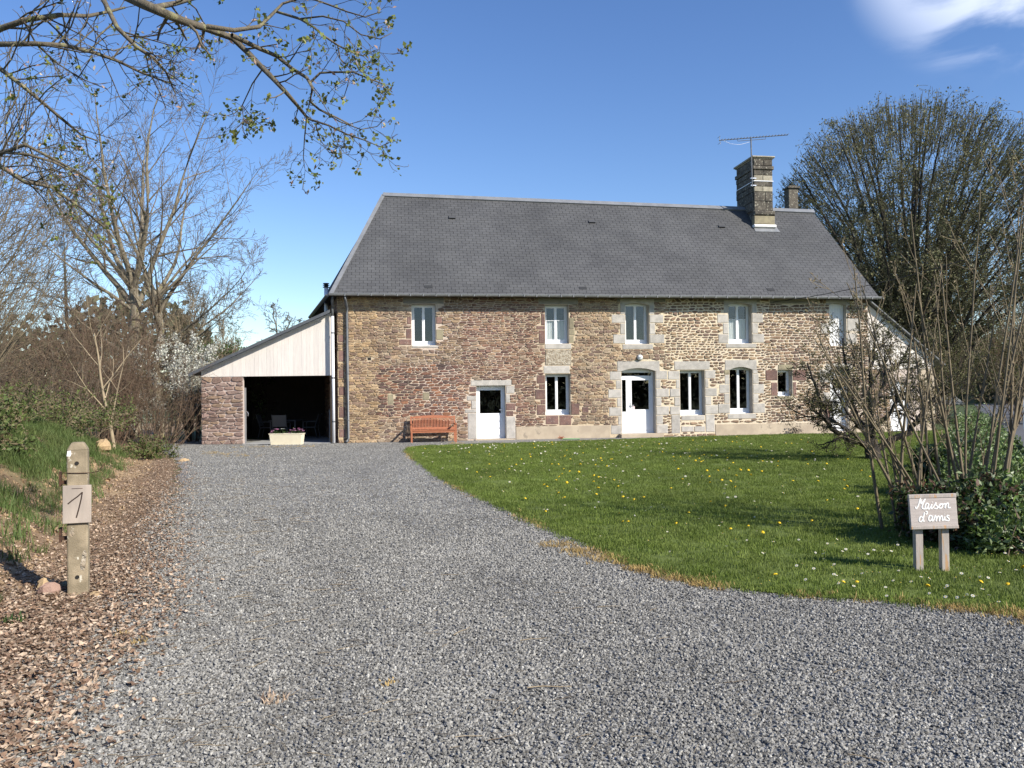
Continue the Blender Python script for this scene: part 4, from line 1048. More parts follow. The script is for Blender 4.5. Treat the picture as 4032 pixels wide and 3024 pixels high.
# small things along the wall foot
o_ = empty('terracotta_pot'); o_.location = H2W(8.05,-.20,.006); tag(o_, 'small orange dried flower clump at the foot of the rendered plinth', 'plant')
mb = MB()
for k in range(60): leaf_card(mb, (rf.gauss(0,.05), rf.gauss(0,.04), abs(rf.gauss(0,.035))), .06, rf, .4)
o_.name = 'orange_flower_clump'; mb.build('petals', MT['orange'], o_)
hz = []
for k in range(70): t = k/69*2*math.pi*4; hz.append((.33*math.cos(t)*(1-.1*k/69), .20*math.sin(t), .02+.008*(k%17)/17*2))
o_ = MB().tube(hz, .011, 6).build('garden_hose', MT['hose']); o_.location = H2W(8.25,-.85,.006); tag(o_, 'flat coil of green hose lying on the gravel by the house', 'hose')
o_ = empty('dark_shrub'); o_.location = H2W(17.25,-.22,.006); tag(o_, 'small dark purple shrub at the foot of the house wall', 'shrub')
mb = MB()
for k in range(170):
    leaf_card(mb, (rf.gauss(0,.13), rf.gauss(0,.1), abs(rf.gauss(.12,.11))), rf.uniform(.05,.09), rf, .4)
MT['darkleaf'] = mat('dark_purple_leaf', (.03,.022,.024), (.016,.016,.014), scale=20, rough=.6)
mb.build('foliage', MT['darkleaf'], o_); MB().tube([(0,0,-.02),(.03,0,.2)], .012, 6).build('stem', MT['darkbark'], o_)

# ---------------------------------------------------------------- name sign
sg = empty('wooden_sign', (3.68, 7.30, 0), R(-4))
tag(sg, 'weathered wooden name sign on two short posts in the lawn', 'sign')
bd = MB(); bw, bh = .20, .152; zc = .545
tl = R(2.2)
sbd = MB().bbox(-bw,-.014,-bh,bw,.014,bh,.004).build('sign_board', MT['greywood'], sg); sbd.location = (0,-.045,zc); sbd.rotation_euler = (R(-4),R(-1.6),0)
MB().bbox(-bw-.003,-.019,bh-.034,bw+.002,-.0142,bh-.001,.003).build('top_batten', MT['postwood'], sbd)
MB().bbox(-bw-.001,-.019,-bh+.001,bw+.002,-.0142,-bh+.030,.003).build('bottom_batten', MT['postwood'], sbd)
for sx in (-.113, .108):
    MB().bbox(sx-.032,-.030,-.15,sx+.032,.030,.62,.003).build('post', MT['postwood'], sg)
def cr(pts, n=5):
    out = []; P = [pts[0]]+pts+[pts[-1]]
    for i in range(1, len(P)-2):
        for k in range(n):
            t = k/n; a, b, c, d_ = (np.array(P[i+q], float) for q in (-1,0,1,2))
            out.append(tuple(.5*((2*b)+(-a+c)*t+(2*a-5*b+4*c-d_)*t*t+(-a+3*b-3*c+d_)*t**3)))
    out.append(tuple(pts[-1])); return out
STROKES = [[(575,675),(573,722),(605,728),(660,630),(705,500),(725,442),(735,505),(730,590),(790,540),(860,455),(805,560),(765,650),(755,712),(800,742),(850,735)],
 [(940,590),(895,580),(855,625),(838,690),(852,735),(890,718),(930,650),(952,585),(928,670),(915,725),(945,740),(985,700)],
 [(985,700),(1035,605),(1010,690),(1015,725),(1045,720)], [(1052,538),(1060,546)],
 [(1045,720),(1110,620),(1152,550),(1142,620),(1190,670),(1170,720),(1110,722),(1090,712)],
 [(1190,700),(1240,640),(1310,590),(1265,600),(1230,650),(1235,705),(1290,705),(1330,650),(1322,595),(1300,585),(1350,600)],
 [(1350,600),(1410,580),(1400,650),(1395,705),(1420,620),(1470,560),(1500,580),(1485,650),(1490,695),(1555,685)],
 [(750,1000),(710,960),(660,1010),(648,1080),(690,1108),(740,1060),(780,960),(805,845),(780,960),(755,1060),(770,1095),(795,1075)],
 [(845,818),(878,812),(885,860),(848,902)],
 [(1010,945),(960,930),(918,990),(915,1060),(945,1085),(1000,1030),(1030,940),(1010,1030),(1015,1085),(1050,1060)],
 [(1050,1060),(1090,960),(1110,930),(1125,990),(1115,1080),(1150,990),(1195,940),(1215,990),(1205,1080),(1240,980),(1285,930),(1300,980),(1290,1050),(1310,1065),(1340,1030)],
 [(1340,1030),(1375,950),(1350,1030),(1365,1060),(1395,1030)], [(1365,882),(1373,890)],
 [(1495,935),(1450,920),(1425,960),(1470,1000),(1485,1045),(1450,1072),(1400,1060)]]
mb = MB()
for st in STROKES:
    pts = []
    for q, (x, y) in enumerate(cr(st)):
        u = (x-410)/1320*2*bw - bw; ty = 350-85*(x-395)/1305; by = 1335-40*(x-425)/1313
        pts.append((u, -.0152, bh - (y-ty)/(by-ty)*2*bh))
    mb.tube(pts, .0058, 8, flat=(0,1,0))
mb.build('lettering', MT['chalk'], sbd)

# ---------------------------------------------------------------- concrete post with the number board
cp = empty('concrete_post', (-3.62, 6.88, 0), R(22))
tag(cp, 'lichened concrete gatepost carrying a nailed wooden number board', 'post')
hw = .078
mb = MB(); mb.box(-hw,-.07,-.3,hw,.07,1.20)
mb.add([(-hw,-.07,1.20),(hw,-.07,1.20),(hw,.07,1.20),(-hw,.07,1.20),(-.045,-.045,1.262),(.045,-.045,1.262),(.045,.045,1.262),(-.045,.045,1.262)], [(0,1,5,4),(1,2,6,5),(2,3,7,6),(3,0,4,7),(4,5,6,7)])
sh = mb.build('shaft', MT['concrete'], cp); bv = sh.modifiers.new('soft_edges', 'BEVEL'); bv.width = .012; bv.segments = 2
for z in (1.09, .155): MB().lathe([(.0,0),(.014,0),(.016,.003)], (0,0,0), 14).build('bolt_hole', MT['dark'], cp, loc=(-.002,-.0725,z)).rotation_euler = (math.pi/2,0,0)
for z in (.93, .47): MB().box(-hw-.055,-.02,z-.012,-hw+.01,.02,z+.016).box(-hw-.062,-.03,z-.03,-hw-.045,.03,z+.09).build('hinge_iron', MT['rust'], cp)
nbd = MB().bbox(-.105,-.012,-.155,.105,.012,.155,.003).build('number_board', MT['greywood'], cp); nbd.location = (.0,-.086,.755); nbd.rotation_euler = (0,R(.5),0)
MT['greywood2'] = mat('grey_board', (.41,.345,.285), (.30,.255,.215), scale=4, rough=.9, stretch=(1,4,.5), bump=.25, bscale=60, bdist=.004, c3=(.33,.22,.16), s3=5, t3=.66)
nbd.data.materials[0] = MT['greywood2']
mb = MB(); P_ = lambda x, y: ((x-223)/230*.21, -.0128, (675-y)/365*.31)
mb.tube([P_(150,668),P_(185,635),P_(230,598),P_(266,560)], .0052, 8, flat=(0,1,0)); mb.tube([P_(266,558),P_(256,630),P_(238,720),P_(219,803)], .0052, 8, flat=(0,1,0))
mb.build('numeral', MT['burnt'], nbd)
MB().tube([P_(180,522),P_(268,522)], .0022, 6).build('nail', MT['rust'], nbd)
MB().tube([(-hw-.02,-.078,1.015),(0,-.079,1.01),(hw+.02,-.078,1.008),(.16,-.10,1.02),(.22,-.08,1.10)], .003, 5).build('wire', MT['rust'], cp)
MB().prism([(-.076,1.15),(-.05,1.148),(-.042,1.17),(-.047,1.196),(-.07,1.193)], -.0716, -.0695).build('paint_patch', MT['chalk'], cp)
MB().prism([(.022,.215),(.045,.205),(.058,.225),(.062,.30),(.069,.345),(.052,.375),(.036,.35),(.03,.30),(.02,.26)], -.0716, -.0695).build('mortar_patch', MT['limewash'], cp)
MB().prism([(-.062,.50),(-.04,.485),(-.02,.51),(-.028,.54),(-.05,.548)], -.0714, -.0695).build('mortar_patch', MT['limewash'], cp)

# ---------------------------------------------------------------- plants: branches as tubes, leaves as small kites
def unit(v):
    l = math.sqrt(v[0]*v[0]+v[1]*v[1]+v[2]*v[2]) or 1; return (v[0]/l, v[1]/l, v[2]/l)
def side_dir(d, ang, rg_):
    """direction at angle ang from d, random roll"""
    a = unit((rg_.gauss(0,1), rg_.gauss(0,1), rg_.gauss(0,1)))
    k = a[0]*d[0]+a[1]*d[1]+a[2]*d[2]; p = unit((a[0]-k*d[0], a[1]-k*d[1], a[2]-k*d[2]))
    c, s_ = math.cos(ang), math.sin(ang)
    return (d[0]*c+p[0]*s_, d[1]*c+p[1]*s_, d[2]*c+p[2]*s_)
def grow(B, p, d, L, r, lv, C, rg_):
    ns = C['seg'][lv]; w = C['wob'][lv]; up = C['up'][lv]; tp = C.get('taper', .75)
    pts = [p]; rad = [r]; dirs = []
    for i in range(ns):
        d = unit((d[0]+rg_.gauss(0,w), d[1]+rg_.gauss(0,w), d[2]+rg_.gauss(0,w)+up)); st = L/ns
        p = (p[0]+d[0]*st, p[1]+d[1]*st, p[2]+d[2]*st); pts.append(p); rad.append(max(C['rmin'], r*(1-tp*(i+1)/ns))); dirs.append(d)
    B.append((pts, rad, lv))
    branch_from(B, pts, rad, dirs, L, lv, C, rg_)
def branch_from(B, pts, rad, dirs, L, lv, C, rg_):
    if lv >= C['max']: return
    n = C['n'][lv]; n = rg_.randint(int(n*.75), int(n*1.25)+1) if n > 2 else n
    s0 = C['from'][lv]; ns = len(pts)-1
    for j in range(n):
        f = s0 + (1-s0)*(j+rg_.random())/n; f = min(f, .999); i = int(f*ns); t = f*ns-i
        q = tuple(pts[i][k]+(pts[i+1][k]-pts[i][k])*t for k in range(3)); rr = rad[i]+(rad[i+1]-rad[i])*t
        nd = side_dir(dirs[i], R(C['ang'][lv])*rg_.uniform(.6,1.35), rg_)
        if 'bias' in C: nd = unit((nd[0]+C['bias'][0], nd[1]+C['bias'][1], nd[2]+C['bias'][2]))
        grow(B, q, nd, L*C['lr'][lv]*(1-.45*f*C.get('short',1))*rg_.uniform(.65,1.25), max(C['rmin'], rr*C['rr'][lv]), lv+1, C, rg_)
def path(B, pts, r0, r1, lv=0):
    n = len(pts); rad = [r0+(r1-r0)*i/(n-1) for i in range(n)]
    B.append((pts, rad, lv)); dirs = [unit(tuple(pts[i+1][k]-pts[i][k] for k in range(3))) for i in range(n-1)]
    return rad, dirs
def tubes(B, sides=None):
    """all polylines to one vertex/quad array, grouped so numpy does the work"""
    groups = {}
    for pts, rad, lv in B:
        k = 3 if rad[0] < .012 else (5 if rad[0] < .05 else 8)
        groups.setdefault((len(pts), k), []).append((pts, rad))
    VV, QQ, off = [], [], 0
    for (n, k), items in groups.items():
        P = np.array([a for a, _ in items]); Rr = np.array([b for _, b in items]); N = len(items)
        D = np.gradient(P, axis=1); D /= np.linalg.norm(D, axis=2, keepdims=True)+1e-9
        ref = np.where(np.abs(D[..., 2:3]) > .9, np.array([1.,0,0]), np.array([0,0,1.]))
        A_ = np.cross(D, ref); A_ /= np.linalg.norm(A_, axis=2, keepdims=True)+1e-9; Bv = np.cross(D, A_)
        th = np.arange(k)*2*math.pi/k
        X = P[:,:,None,:] + (A_[:,:,None,:]*np.cos(th)[None,None,:,None] + Bv[:,:,None,:]*np.sin(th)[None,None,:,None])*Rr[:,:,None,None]
        VV.append(X.reshape(-1,3))
        i, j = np.meshgrid(np.arange(n-1), np.arange(k), indexing='ij'); j2 = (j+1) % k
        q = np.stack([i*k+j, i*k+j2, (i+1)*k+j2, (i+1)*k+j], -1).reshape(-1,4)
        QQ.append((q[None]+(np.arange(N)*n*k)[:,None,None]).reshape(-1,4)+off); off += N*n*k
    return np.concatenate(VV), np.concatenate(QQ)
def leaves(C_, size, rg_, cols, up=.2, cup=.15, aspect=.5, D=None):
    """kite leaves at centres C_ (N,3)"""
    n = len(C_); C_ = np.asarray(C_)
    d = rg_.normal(size=(n,3)) if D is None else D + rg_.normal(size=(n,3))*.6
    d[:,2] += up; d /= np.linalg.norm(d, axis=1, keepdims=True)
    s_ = np.cross(d, rg_.normal(size=(n,3))); s_ /= np.linalg.norm(s_, axis=1, keepdims=True); nn = np.cross(s_, d)
    sz = (size*rg_.uniform(.6,1.3,n))[:,None]
    V_ = np.stack([C_, C_+d*sz*.5+s_*sz*aspect*.5+nn*sz*cup, C_+d*sz, C_+d*sz*.5-s_*sz*aspect*.5+nn*sz*cup], 1).reshape(-1,3)
    Q_ = np.arange(4*n).reshape(-1,4)
    cols = np.asarray(cols); c = cols[rg_.integers(0, len(cols), n)]*rg_.uniform(.75,1.25,(n,1))
    return V_, Q_, c
def leaf_obj(name, C_, size, seed, cols, parent, m='leaf', **kw):
    V_, Q_, c = leaves(C_, size, np.random.default_rng(seed), cols, **kw)
    return np_obj(name, V_, Q_, MT[m], parent, col=c)
def tree_parts(root, B, split, mt, mc, trunk='trunk', crown='crown'):
    """levels below split make the trunk, the rest the crown"""
    T_ = [b for b in B if b[2] < split]; K_ = [b for b in B if b[2] >= split]
    if T_: V_, Q_ = tubes(T_); np_obj(trunk, V_, Q_, MT[mt], root, smooth=True)
    if K_: V_, Q_ = tubes(K_); np_obj(crown, V_, Q_, MT[mc], root, smooth=True)
def local(B, o): return [([(p[0]-o[0], p[1]-o[1], p[2]-o[2]) for p in pts], rad, lv) for pts, rad, lv in B]
def tips(B, lv, per=2, jit=.03, rg_=random, f0=.3):
    out = []
    for pts, rad, l in B:
        if l >= lv:
            for k in range(per):
                f = rg_.uniform(f0, 1); n = len(pts)-1; i = min(int(f*n), n-1); t = f*n-i
                out.append(tuple(pts[i][q]+(pts[i+1][q]-pts[i][q])*t+rg_.gauss(0,jit) for q in range(3)))
    return out
GREENB = [(.10,.13,.035),(.13,.15,.04),(.08,.10,.03),(.15,.15,.05)]
def zg(x, y): return float(hgt(x, y))

# --- near maple reaching over the drive, just coming into leaf
LIMBS = {'A':[(-3.42, 7.19, 5.19), (-3.06, 6.92, 4.94), (-2.86, 6.86, 4.83), (-2.79, 7.06, 4.86), (-2.7, 7.36, 4.93), (-2.53, 7.54, 4.92), (-2.38, 7.46, 4.77), (-2.18, 7.18, 4.53), (-1.98, 6.92, 4.3), (-1.85, 6.86, 4.15), (-1.79, 7.06, 4.09), (-1.8, 7.37, 4.11)],
'B':[(-2.53, 6.9, 4.74), (-2.29, 6.87, 4.69), (-2.15, 7.09, 4.82), (-2.13, 7.39, 5.06), (-2.07, 7.55, 5.24), (-1.84, 7.44, 5.25), (-1.57, 7.15, 5.14)],
'C':[(-2.98, 6.89, 4.9), (-2.9, 7.13, 5.05), (-2.83, 7.42, 5.24), (-2.7, 7.55, 5.34)],
'D':[(-2.41, 7.16, 4.78), (-2.25, 7.45, 4.78), (-2.12, 7.55, 4.75), (-1.94, 7.38, 4.57), (-1.74, 7.08, 4.37), (-1.64, 6.87, 4.2), (-1.67, 6.91, 4.1), (-1.65, 7.17, 4.12), (-1.57, 7.45, 4.15), (-1.45, 7.55, 4.11)],
'E':[(-1.8, 7.47, 4.48), (-1.73, 7.54, 4.59), (-1.55, 7.35, 4.52), (-1.33, 7.05, 4.4), (-1.17, 6.86, 4.27), (-1.06, 6.93, 4.25), (-1.02, 7.2, 4.28)],
'F':[(-2.13, 7.53, 5.16), (-1.85, 7.32, 4.99), (-1.66, 7.02, 4.78), (-1.54, 6.85, 4.63), (-1.44, 6.95, 4.59), (-1.4, 7.24, 4.66), (-1.32, 7.49, 4.72), (-1.22, 7.53, 4.79)],
'F2':[(-1.84, 7.29, 4.98), (-1.58, 6.99, 4.86), (-1.37, 6.85, 4.75), (-1.25, 6.97, 4.69), (-1.13, 7.27, 4.78), (-1.06, 7.51, 4.94)],
'F3':[(-1.8, 7.29, 5.18), (-1.53, 6.99, 4.96), (-1.34, 6.85, 4.83), (-1.21, 6.97, 4.84), (-1.13, 7.27, 5.02)],
'G':[(-1.51, 7.29, 4.73), (-1.43, 6.99, 4.49), (-1.31, 6.85, 4.34), (-1.37, 6.97, 4.24), (-1.46, 7.27, 4.26)],
'H':[(-1.7, 6.96, 3.97), (-1.51, 6.85, 3.88), (-1.38, 7.0, 3.85), (-1.28, 7.3, 3.89), (-1.18, 7.53, 3.9), (-1.1, 7.5, 3.93)],
'H2':[(-1.57, 6.86, 4.01), (-1.45, 7.03, 3.97), (-1.32, 7.34, 4.0), (-1.21, 7.54, 4.09), (-1.13, 7.48, 4.14)],
'I':[(-1.69, 6.86, 3.95), (-1.75, 7.03, 3.84), (-1.84, 7.34, 3.76), (-1.88, 7.54, 3.72)],
'I2':[(-1.66, 7.06, 3.95), (-1.69, 7.37, 3.91), (-1.7, 7.55, 3.93), (-1.57, 7.46, 3.87)],
'J':[(-2.12, 7.06, 4.43), (-2.3, 7.37, 4.43), (-2.45, 7.55, 4.3), (-2.49, 7.46, 4.2), (-2.5, 7.18, 4.07)],
'K':[(-2.4, 7.4, 4.25), (-2.36, 7.55, 4.19), (-2.24, 7.44, 4.08)],
'K2':[(-2.45, 7.55, 4.29), (-2.39, 7.41, 4.11), (-2.38, 7.11, 3.93)],
'L1':[(-5.51, 7.98, 4.95), (-4.75, 7.68, 5.1), (-4.39, 7.47, 5.08), (-4.11, 7.51, 5.14), (-3.98, 7.77, 5.25), (-3.91, 8.06, 5.43), (-3.8, 8.15, 5.51)],
'L2':[(-5.51, 7.98, 5.08), (-4.75, 7.68, 4.95), (-4.32, 7.47, 4.86), (-4.06, 7.51, 4.86), (-3.92, 7.77, 4.9), (-3.84, 8.06, 4.94), (-3.65, 8.15, 4.86), (-3.42, 7.97, 4.73), (-3.11, 7.67, 4.54)],
'L3':[(-5.51, 7.98, 5.24), (-4.75, 7.68, 4.72), (-4.46, 7.47, 4.51), (-4.29, 7.51, 4.36), (-4.2, 7.77, 4.25), (-4.19, 8.06, 4.21), (-4.08, 8.15, 4.18)],
'L4':[(-3.97, 7.98, 5.58), (-3.66, 7.68, 5.1), (-3.38, 7.47, 4.82), (-3.24, 7.51, 4.73), (-3.24, 7.77, 4.71), (-3.27, 8.06, 4.61)],
'L5':[(-5.32, 7.98, 3.9), (-4.76, 7.68, 3.92), (-4.4, 7.47, 3.94), (-4.21, 7.51, 3.84), (-4.08, 7.77, 3.77), (-4.0, 8.06, 3.69)],
'L6':[(-5.32, 7.98, 3.99), (-4.76, 7.68, 3.81), (-4.4, 7.47, 3.6), (-4.19, 7.51, 3.56), (-4.04, 7.77, 3.42), (-3.96, 8.06, 3.29), (-3.89, 8.15, 3.17)],
'L7':[(-5.32, 7.98, 3.8), (-4.76, 7.68, 3.94), (-4.38, 7.47, 3.85), (-4.17, 7.51, 3.79), (-4.08, 7.77, 3.75), (-4.09, 8.06, 3.66)]}
rt_ = random.Random(17)
o = (-6.9, 8.1, zg(-6.9, 8.1)); mp_ = empty('maple_tree', o)
tag(mp_, 'maple with lichened boughs reaching over the drive, buds breaking into small leaves', 'tree')
B = []
path(B, [(-6.9,8.1,o[2]-.2),(-6.85,8.08,2.0),(-6.7,8.05,3.6),(-6.3,8.02,4.9),(-5.7,7.9,5.9)], .26, .12, 0)
path(B, [(-6.3,8.02,4.9),(-5.9,7.98,5.0),(-5.51,7.98,5.1)], .10, .05, 0)
path(B, [(-5.7,7.9,5.9),(-4.9,7.6,5.75),(-4.1,7.35,5.45),LIMBS['A'][0]], .085, .055, 0)
path(B, [(-6.7,8.05,3.6),(-6.0,8.0,3.8),(-5.32,7.98,3.9)], .08, .04, 0)
path(B, [(-5.7,7.9,5.9),(-4.9,7.9,5.9),LIMBS['L4'][0]], .05, .03, 0)
RADS = dict(A=(.052,.014), B=(.026,.008), C=(.03,.018), D=(.026,.007), E=(.014,.005), F=(.015,.005), F2=(.011,.005), F3=(.012,.005), G=(.009,.004), H=(.012,.005), H2=(.009,.004), I=(.009,.004), I2=(.008,.004), J=(.009,.004), K=(.006,.004), K2=(.006,.004),
            L1=(.038,.012), L2=(.034,.008), L3=(.03,.008), L4=(.03,.008), L5=(.026,.007), L6=(.028,.007), L7=(.022,.006))
CM = dict(seg=[0,3,3], wob=[0,.22,.25], up=[0,-.02,.05], n=[7,4,0], ang=[50,45,40], lr=[.24,.55,.5], rr=[.42,.6,.6], rmin=.0024, max=2, taper=.5)
CM['from'] = [.15,.25,0]
for nm, pl_ in LIMBS.items():
    rad, dirs = path(B, pl_, RADS[nm][0]*.88, RADS[nm][1]*.88, 1)
    Ls = sum(math.dist(pl_[i], pl_[i+1]) for i in range(len(pl_)-1))
    c = dict(CM); c['n'] = [int(4+Ls*2.6), 3, 0]; c['lr'] = [min(.5, .42/Ls), .6, .5]
    if nm[0] == 'L': c['n'] = [int(9+Ls*5), 4, 0]; c['lr'] = [min(.7, .70/Ls), .55, .5]
    Bt = []; branch_from(Bt, pl_, rad, dirs, Ls, 0, c, rt_); B += [(p_, r_, lv+1) for p_, r_, lv in Bt]
Bl = local(B, o)
tree_parts(mp_, Bl, 2, 'bark', 'bark', 'trunk', 'twigs')
tp = []
for pts, rad, lv in Bl:
    if lv >= 2:
        e = pts[-1]
        right = pts[-1][0]+o[0] > -2.9
        if rt_.random() < (.62 if right else .16):
            for k in range(rt_.randint(3,6)): tp.append((e[0]+rt_.gauss(0,.018), e[1]+rt_.gauss(0,.018), e[2]+rt_.gauss(0,.018)))
leaf_obj('young_leaves', tp, .043, 3, [(.20,.23,.05),(.15,.19,.045),(.26,.27,.07),(.12,.15,.04)], mp_, aspect=.75)
bd_ = []
for pts, rad, lv in Bl:
    if lv >= 2 and rt_.random() < .4: bd_.append(pts[-1])
leaf_obj('buds', bd_, .05, 5, [(.50,.36,.28),(.42,.27,.20),(.55,.45,.32)], mp_, aspect=.4, up=.6)

# --- bare roadside trees behind the bank
def bare_tree(name, label, x, y, H, r, seed, lean=(0,0), forks=None, C=None, mt='barklit', mc='twig', group=None, split=2, leafc=None, leafn=0, lsize=.06):
    rg_ = random.Random(seed); z = zg(x, y); root = empty(name, (x, y, z)); tag(root, label, 'tree', group)
    B = []
    for (dx, dy, sc) in (forks or [(0,0,1)]):
        grow(B, (dx, dy, -.2), unit((lean[0]+dx*.05, lean[1]+dy*.05, 1)), H*sc, r*sc, 0, C, rg_)
    tree_parts(root, B, split, mt, mc)
    if leafn:
        tp_ = tips(B, C['max'], leafn, .06, rg_); leaf_obj('leaves', tp_, lsize, seed, leafc, root)
    return root
C1 = dict(seg=[9,6,5,4,3], wob=[.04,.09,.12,.15,.2], up=[.03,.085,.07,.05,.03], n=[17,9,7,4,0], ang=[62,44,40,38,0], lr=[.56,.50,.46,.42,0], rr=[.38,.5,.55,.6,0], rmin=.0065, max=4, taper=.96)
C1['from'] = [.30,.2,.15,.1,0]
rg_ = random.Random(414)
o = (-16.3, 35.5, zg(-16.3,35.5)); pp = empty('bare_ash_tree', o); tag(pp, 'tall bare tree with twin pale trunks and a broad open crown behind the thicket', 'tree')
B = []
CW = dict(seg=[0,8,5,4,3], wob=[0,.07,.11,.15,.2], up=[0,.05,.08,.06,.04], n=[0,10,7,5,0], ang=[0,46,42,40,0], lr=[0,.46,.48,.46,0], rr=[0,.5,.55,.6,0], rmin=.0065, max=4, taper=.92)
CW['from'] = [0,.22,.18,.12,0]
for (bx_, by_, r_, hf, limbs) in ((0,0,.30,7.3,[(-35,8.8),(18,9.6),(150,8.4),(95,8.8),(215,8.0),(290,8.2)]), (.95,.35,.21,6.2,[(-20,8.0),(60,7.6),(170,6.6),(260,6.8)])):
    tr = [(bx_+.10*math.sin(i*1.3)*(i > 0), by_+.06*math.cos(i*1.1), -.2+(hf+.2)*i/8) for i in range(9)]
    rad, dirs = path(B, tr, r_, r_*.62, 0)
    for (a_, L_) in limbs:
        e_ = R(rg_.uniform(20,46)); d_ = (math.sin(e_)*math.cos(R(a_)), math.sin(e_)*math.sin(R(a_)), math.cos(e_))
        f = rg_.randint(6,8); grow(B, tr[f], d_, L_, r_*.44, 1, CW, rg_)
    for k in range(7):      # lower side boughs
        a_ = R(rg_.choice((0,25,-25,180,160,200,90,270))+rg_.uniform(-20,20)); f = rg_.randint(4,7)
        grow(B, tr[f], (math.cos(a_)*.9, math.sin(a_)*.9, .42), rg_.uniform(4.6,6.8), r_*.29, 1, CW, rg_)
tree_parts(pp, B, 2, 'barklit', 'limb')
C2 = dict(C1); C2.update(n=[14,8,6,4,0], rmin=.008, lr=[.48,.5,.46,.42,0])
bare_tree('bare_tree', 'slim bare tree with a rounded twiggy crown left of the twin-trunked bare tree', -21.5, 39.5, 10.5, .17, 43, (0,0), None, C2, mt='bark')
bare_tree('bare_tree', 'leaning bare tree at the far end of the bank behind the slim one', -29.0, 44.0, 13.0, .2, 47, (.05,0), None, C2, mt='bark')
CP = dict(seg=[6,5,4,3], wob=[.06,.08,.12,.2], up=[.06,.12,.12,.08], n=[9,8,5,0], ang=[28,26,30,0], lr=[.6,.5,.45,0], rr=[.55,.55,.6,0], rmin=.006, max=3, taper=.75)
CP['from'] = [.12,.15,.15,0]
bare_tree('willow_tree', 'pale many-stemmed willow with upright twigs behind the white blossom bush', -14.6, 37.0, 5.6, .10, 51, (.1,0), [(-.5,0,1),(0,.2,1.05),(.5,0,.95),(.9,.3,.85),(-.9,.2,.85),(1.2,0,.7)], CP, mt='straw', mc='straw', split=1, leafc=[(.30,.26,.17)], leafn=2, lsize=.07)
CO = dict(seg=[5,5,4,3,2], wob=[.06,.25,.3,.32,.3], up=[.0,.04,.05,.05,.03], n=[10,7,6,4,0], ang=[62,50,48,45,0], lr=[.75,.55,.52,.5,0], rr=[.5,.5,.55,.6,0], rmin=.02, max=4, taper=.6)
CO['from'] = [.35,.25,.2,.1,0]
bare_tree('oak_tree', 'distant spreading bare oak seen above the lean-to roof', -29.5, 100, 9.0, .55, 55, (0,0), None, CO, mt='bark', mc='bark', group=None)
bare_tree('oak_tree', 'distant low bare oak behind the blossom bush', -36.5, 104, 7.5, .45, 57, (0,0), None, CO, mt='bark', mc='bark')

# --- saplings on the bank
CS = dict(seg=[6,5,3], wob=[.07,.08,.12], up=[.03,.08,.05], n=[7,5,0], ang=[32,35,0], lr=[.62,.4,0], rr=[.6,.55,0], rmin=.004, max=2, taper=.7)
CS['from'] = [.28,.3,0]
bare_tree('sapling', 'forked pale-barked sapling at the edge of the gravel bank', -11.0, 22.9, 3.7, .06, 61, (-.03,0), None, CS, mt='straw', mc='straw', split=1)

# --- thicket bushes: fans of stems with or without small leaves
def bush(name, label, x, y, h, spread, n, seed, mt='twig', leafc=None, leafn=0, lsize=.05, lean=(0,0), r=.012, cat='bush', ups=.05, group=None, sub=5, wob=.10, ang=35, lr=.45, base=.25, m='leaf'):
    rg_ = random.Random(seed); z = zg(x, y)-.05; root = empty(name, (x, y, z)); tag(root, label, cat, group)
    C = dict(seg=[5,3,2], wob=[wob,.15,.2], up=[ups,.03,.02], n=[sub,4,0], ang=[ang,40,0], lr=[lr,.5,0], rr=[.6,.6,0], rmin=.0035, max=2, taper=.7)
    C['from'] = [.25,.2,0]
    B = []
    for k in range(n):
        th = rg_.uniform(0, 2*math.pi); rr = math.sqrt(rg_.random())*base*spread
        d_ = unit((math.cos(th)*spread/h*rg_.uniform(.2,.9)+lean[0], math.sin(th)*spread/h*rg_.uniform(.2,.9)+lean[1], 1))
        grow(B, (rr*math.cos(th), rr*math.sin(th), 0), d_, h*rg_.uniform(.6,1.1), r*rg_.uniform(.7,1.3), 0, C, rg_)
    tree_parts(root, B, 1, mt, mt, 'stems', 'twigs')
    if leafn: leaf_obj('leaves', tips(B, 1, leafn, .05, rg_), lsize, seed, leafc, root, m=m)
    return root
BL = [(.70,.70,.60),(.62,.63,.52),(.74,.73,.66)]
bush('blossom_bush', 'blackthorn bush covered in white blossom behind the shed pier', -12.35, 31.8, 3.6, 1.0, 26, 71, 'twig', BL, 11, .085, r=.02, sub=7, wob=.14)
bush('blossom_bush', 'small sprawl of white blossom low in front of the bigger blackthorn', -13.3, 31.0, 1.9, 1.4, 10, 72, 'twig', BL, 4, .065, r=.014, sub=6, wob=.14)
bush('arching_bush', 'bare arching brown bush leaning against the shed pier', -12.5, 29.3, 3.0, 3.4, 42, 73, 'redtwig', None, 0, r=.012, lean=(.22,-.1), sub=6, wob=.1)
bush('arching_bush', 'bare brown bush spilling over the shaded corner left of the shed', -13.4, 30.4, 2.6, 3.4, 34, 74, 'twig', None, 0, r=.012, sub=6)
bush('laurel_bush', 'dark evergreen bush behind the shed roof', -11.6, 35.2, 3.9, 2.0, 20, 75, 'twig', [(.06,.095,.025),(.09,.12,.035),(.045,.07,.02)], 8, .11, r=.015, m='gloss')
thick = [(-15.6,32.5,5.6,2.6,110,'redtwig'),(-18.0,31.0,5.2,3.0,90,'redtwig'),(-14.2,28.6,4.2,2.4,80,'redtwig'),(-20.5,27.5,4.8,3.6,56,'twig'),(-16.8,25.4,3.9,3.0,56,'redtwig'),
         (-13.6,24.8,3.2,2.6,28,'twig'),(-14.9,21.2,3.4,2.8,34,'twig'),(-12.4,20.0,2.5,2.2,26,'twig'),(-18.5,22.0,4.4,3.4,38,'twig')]
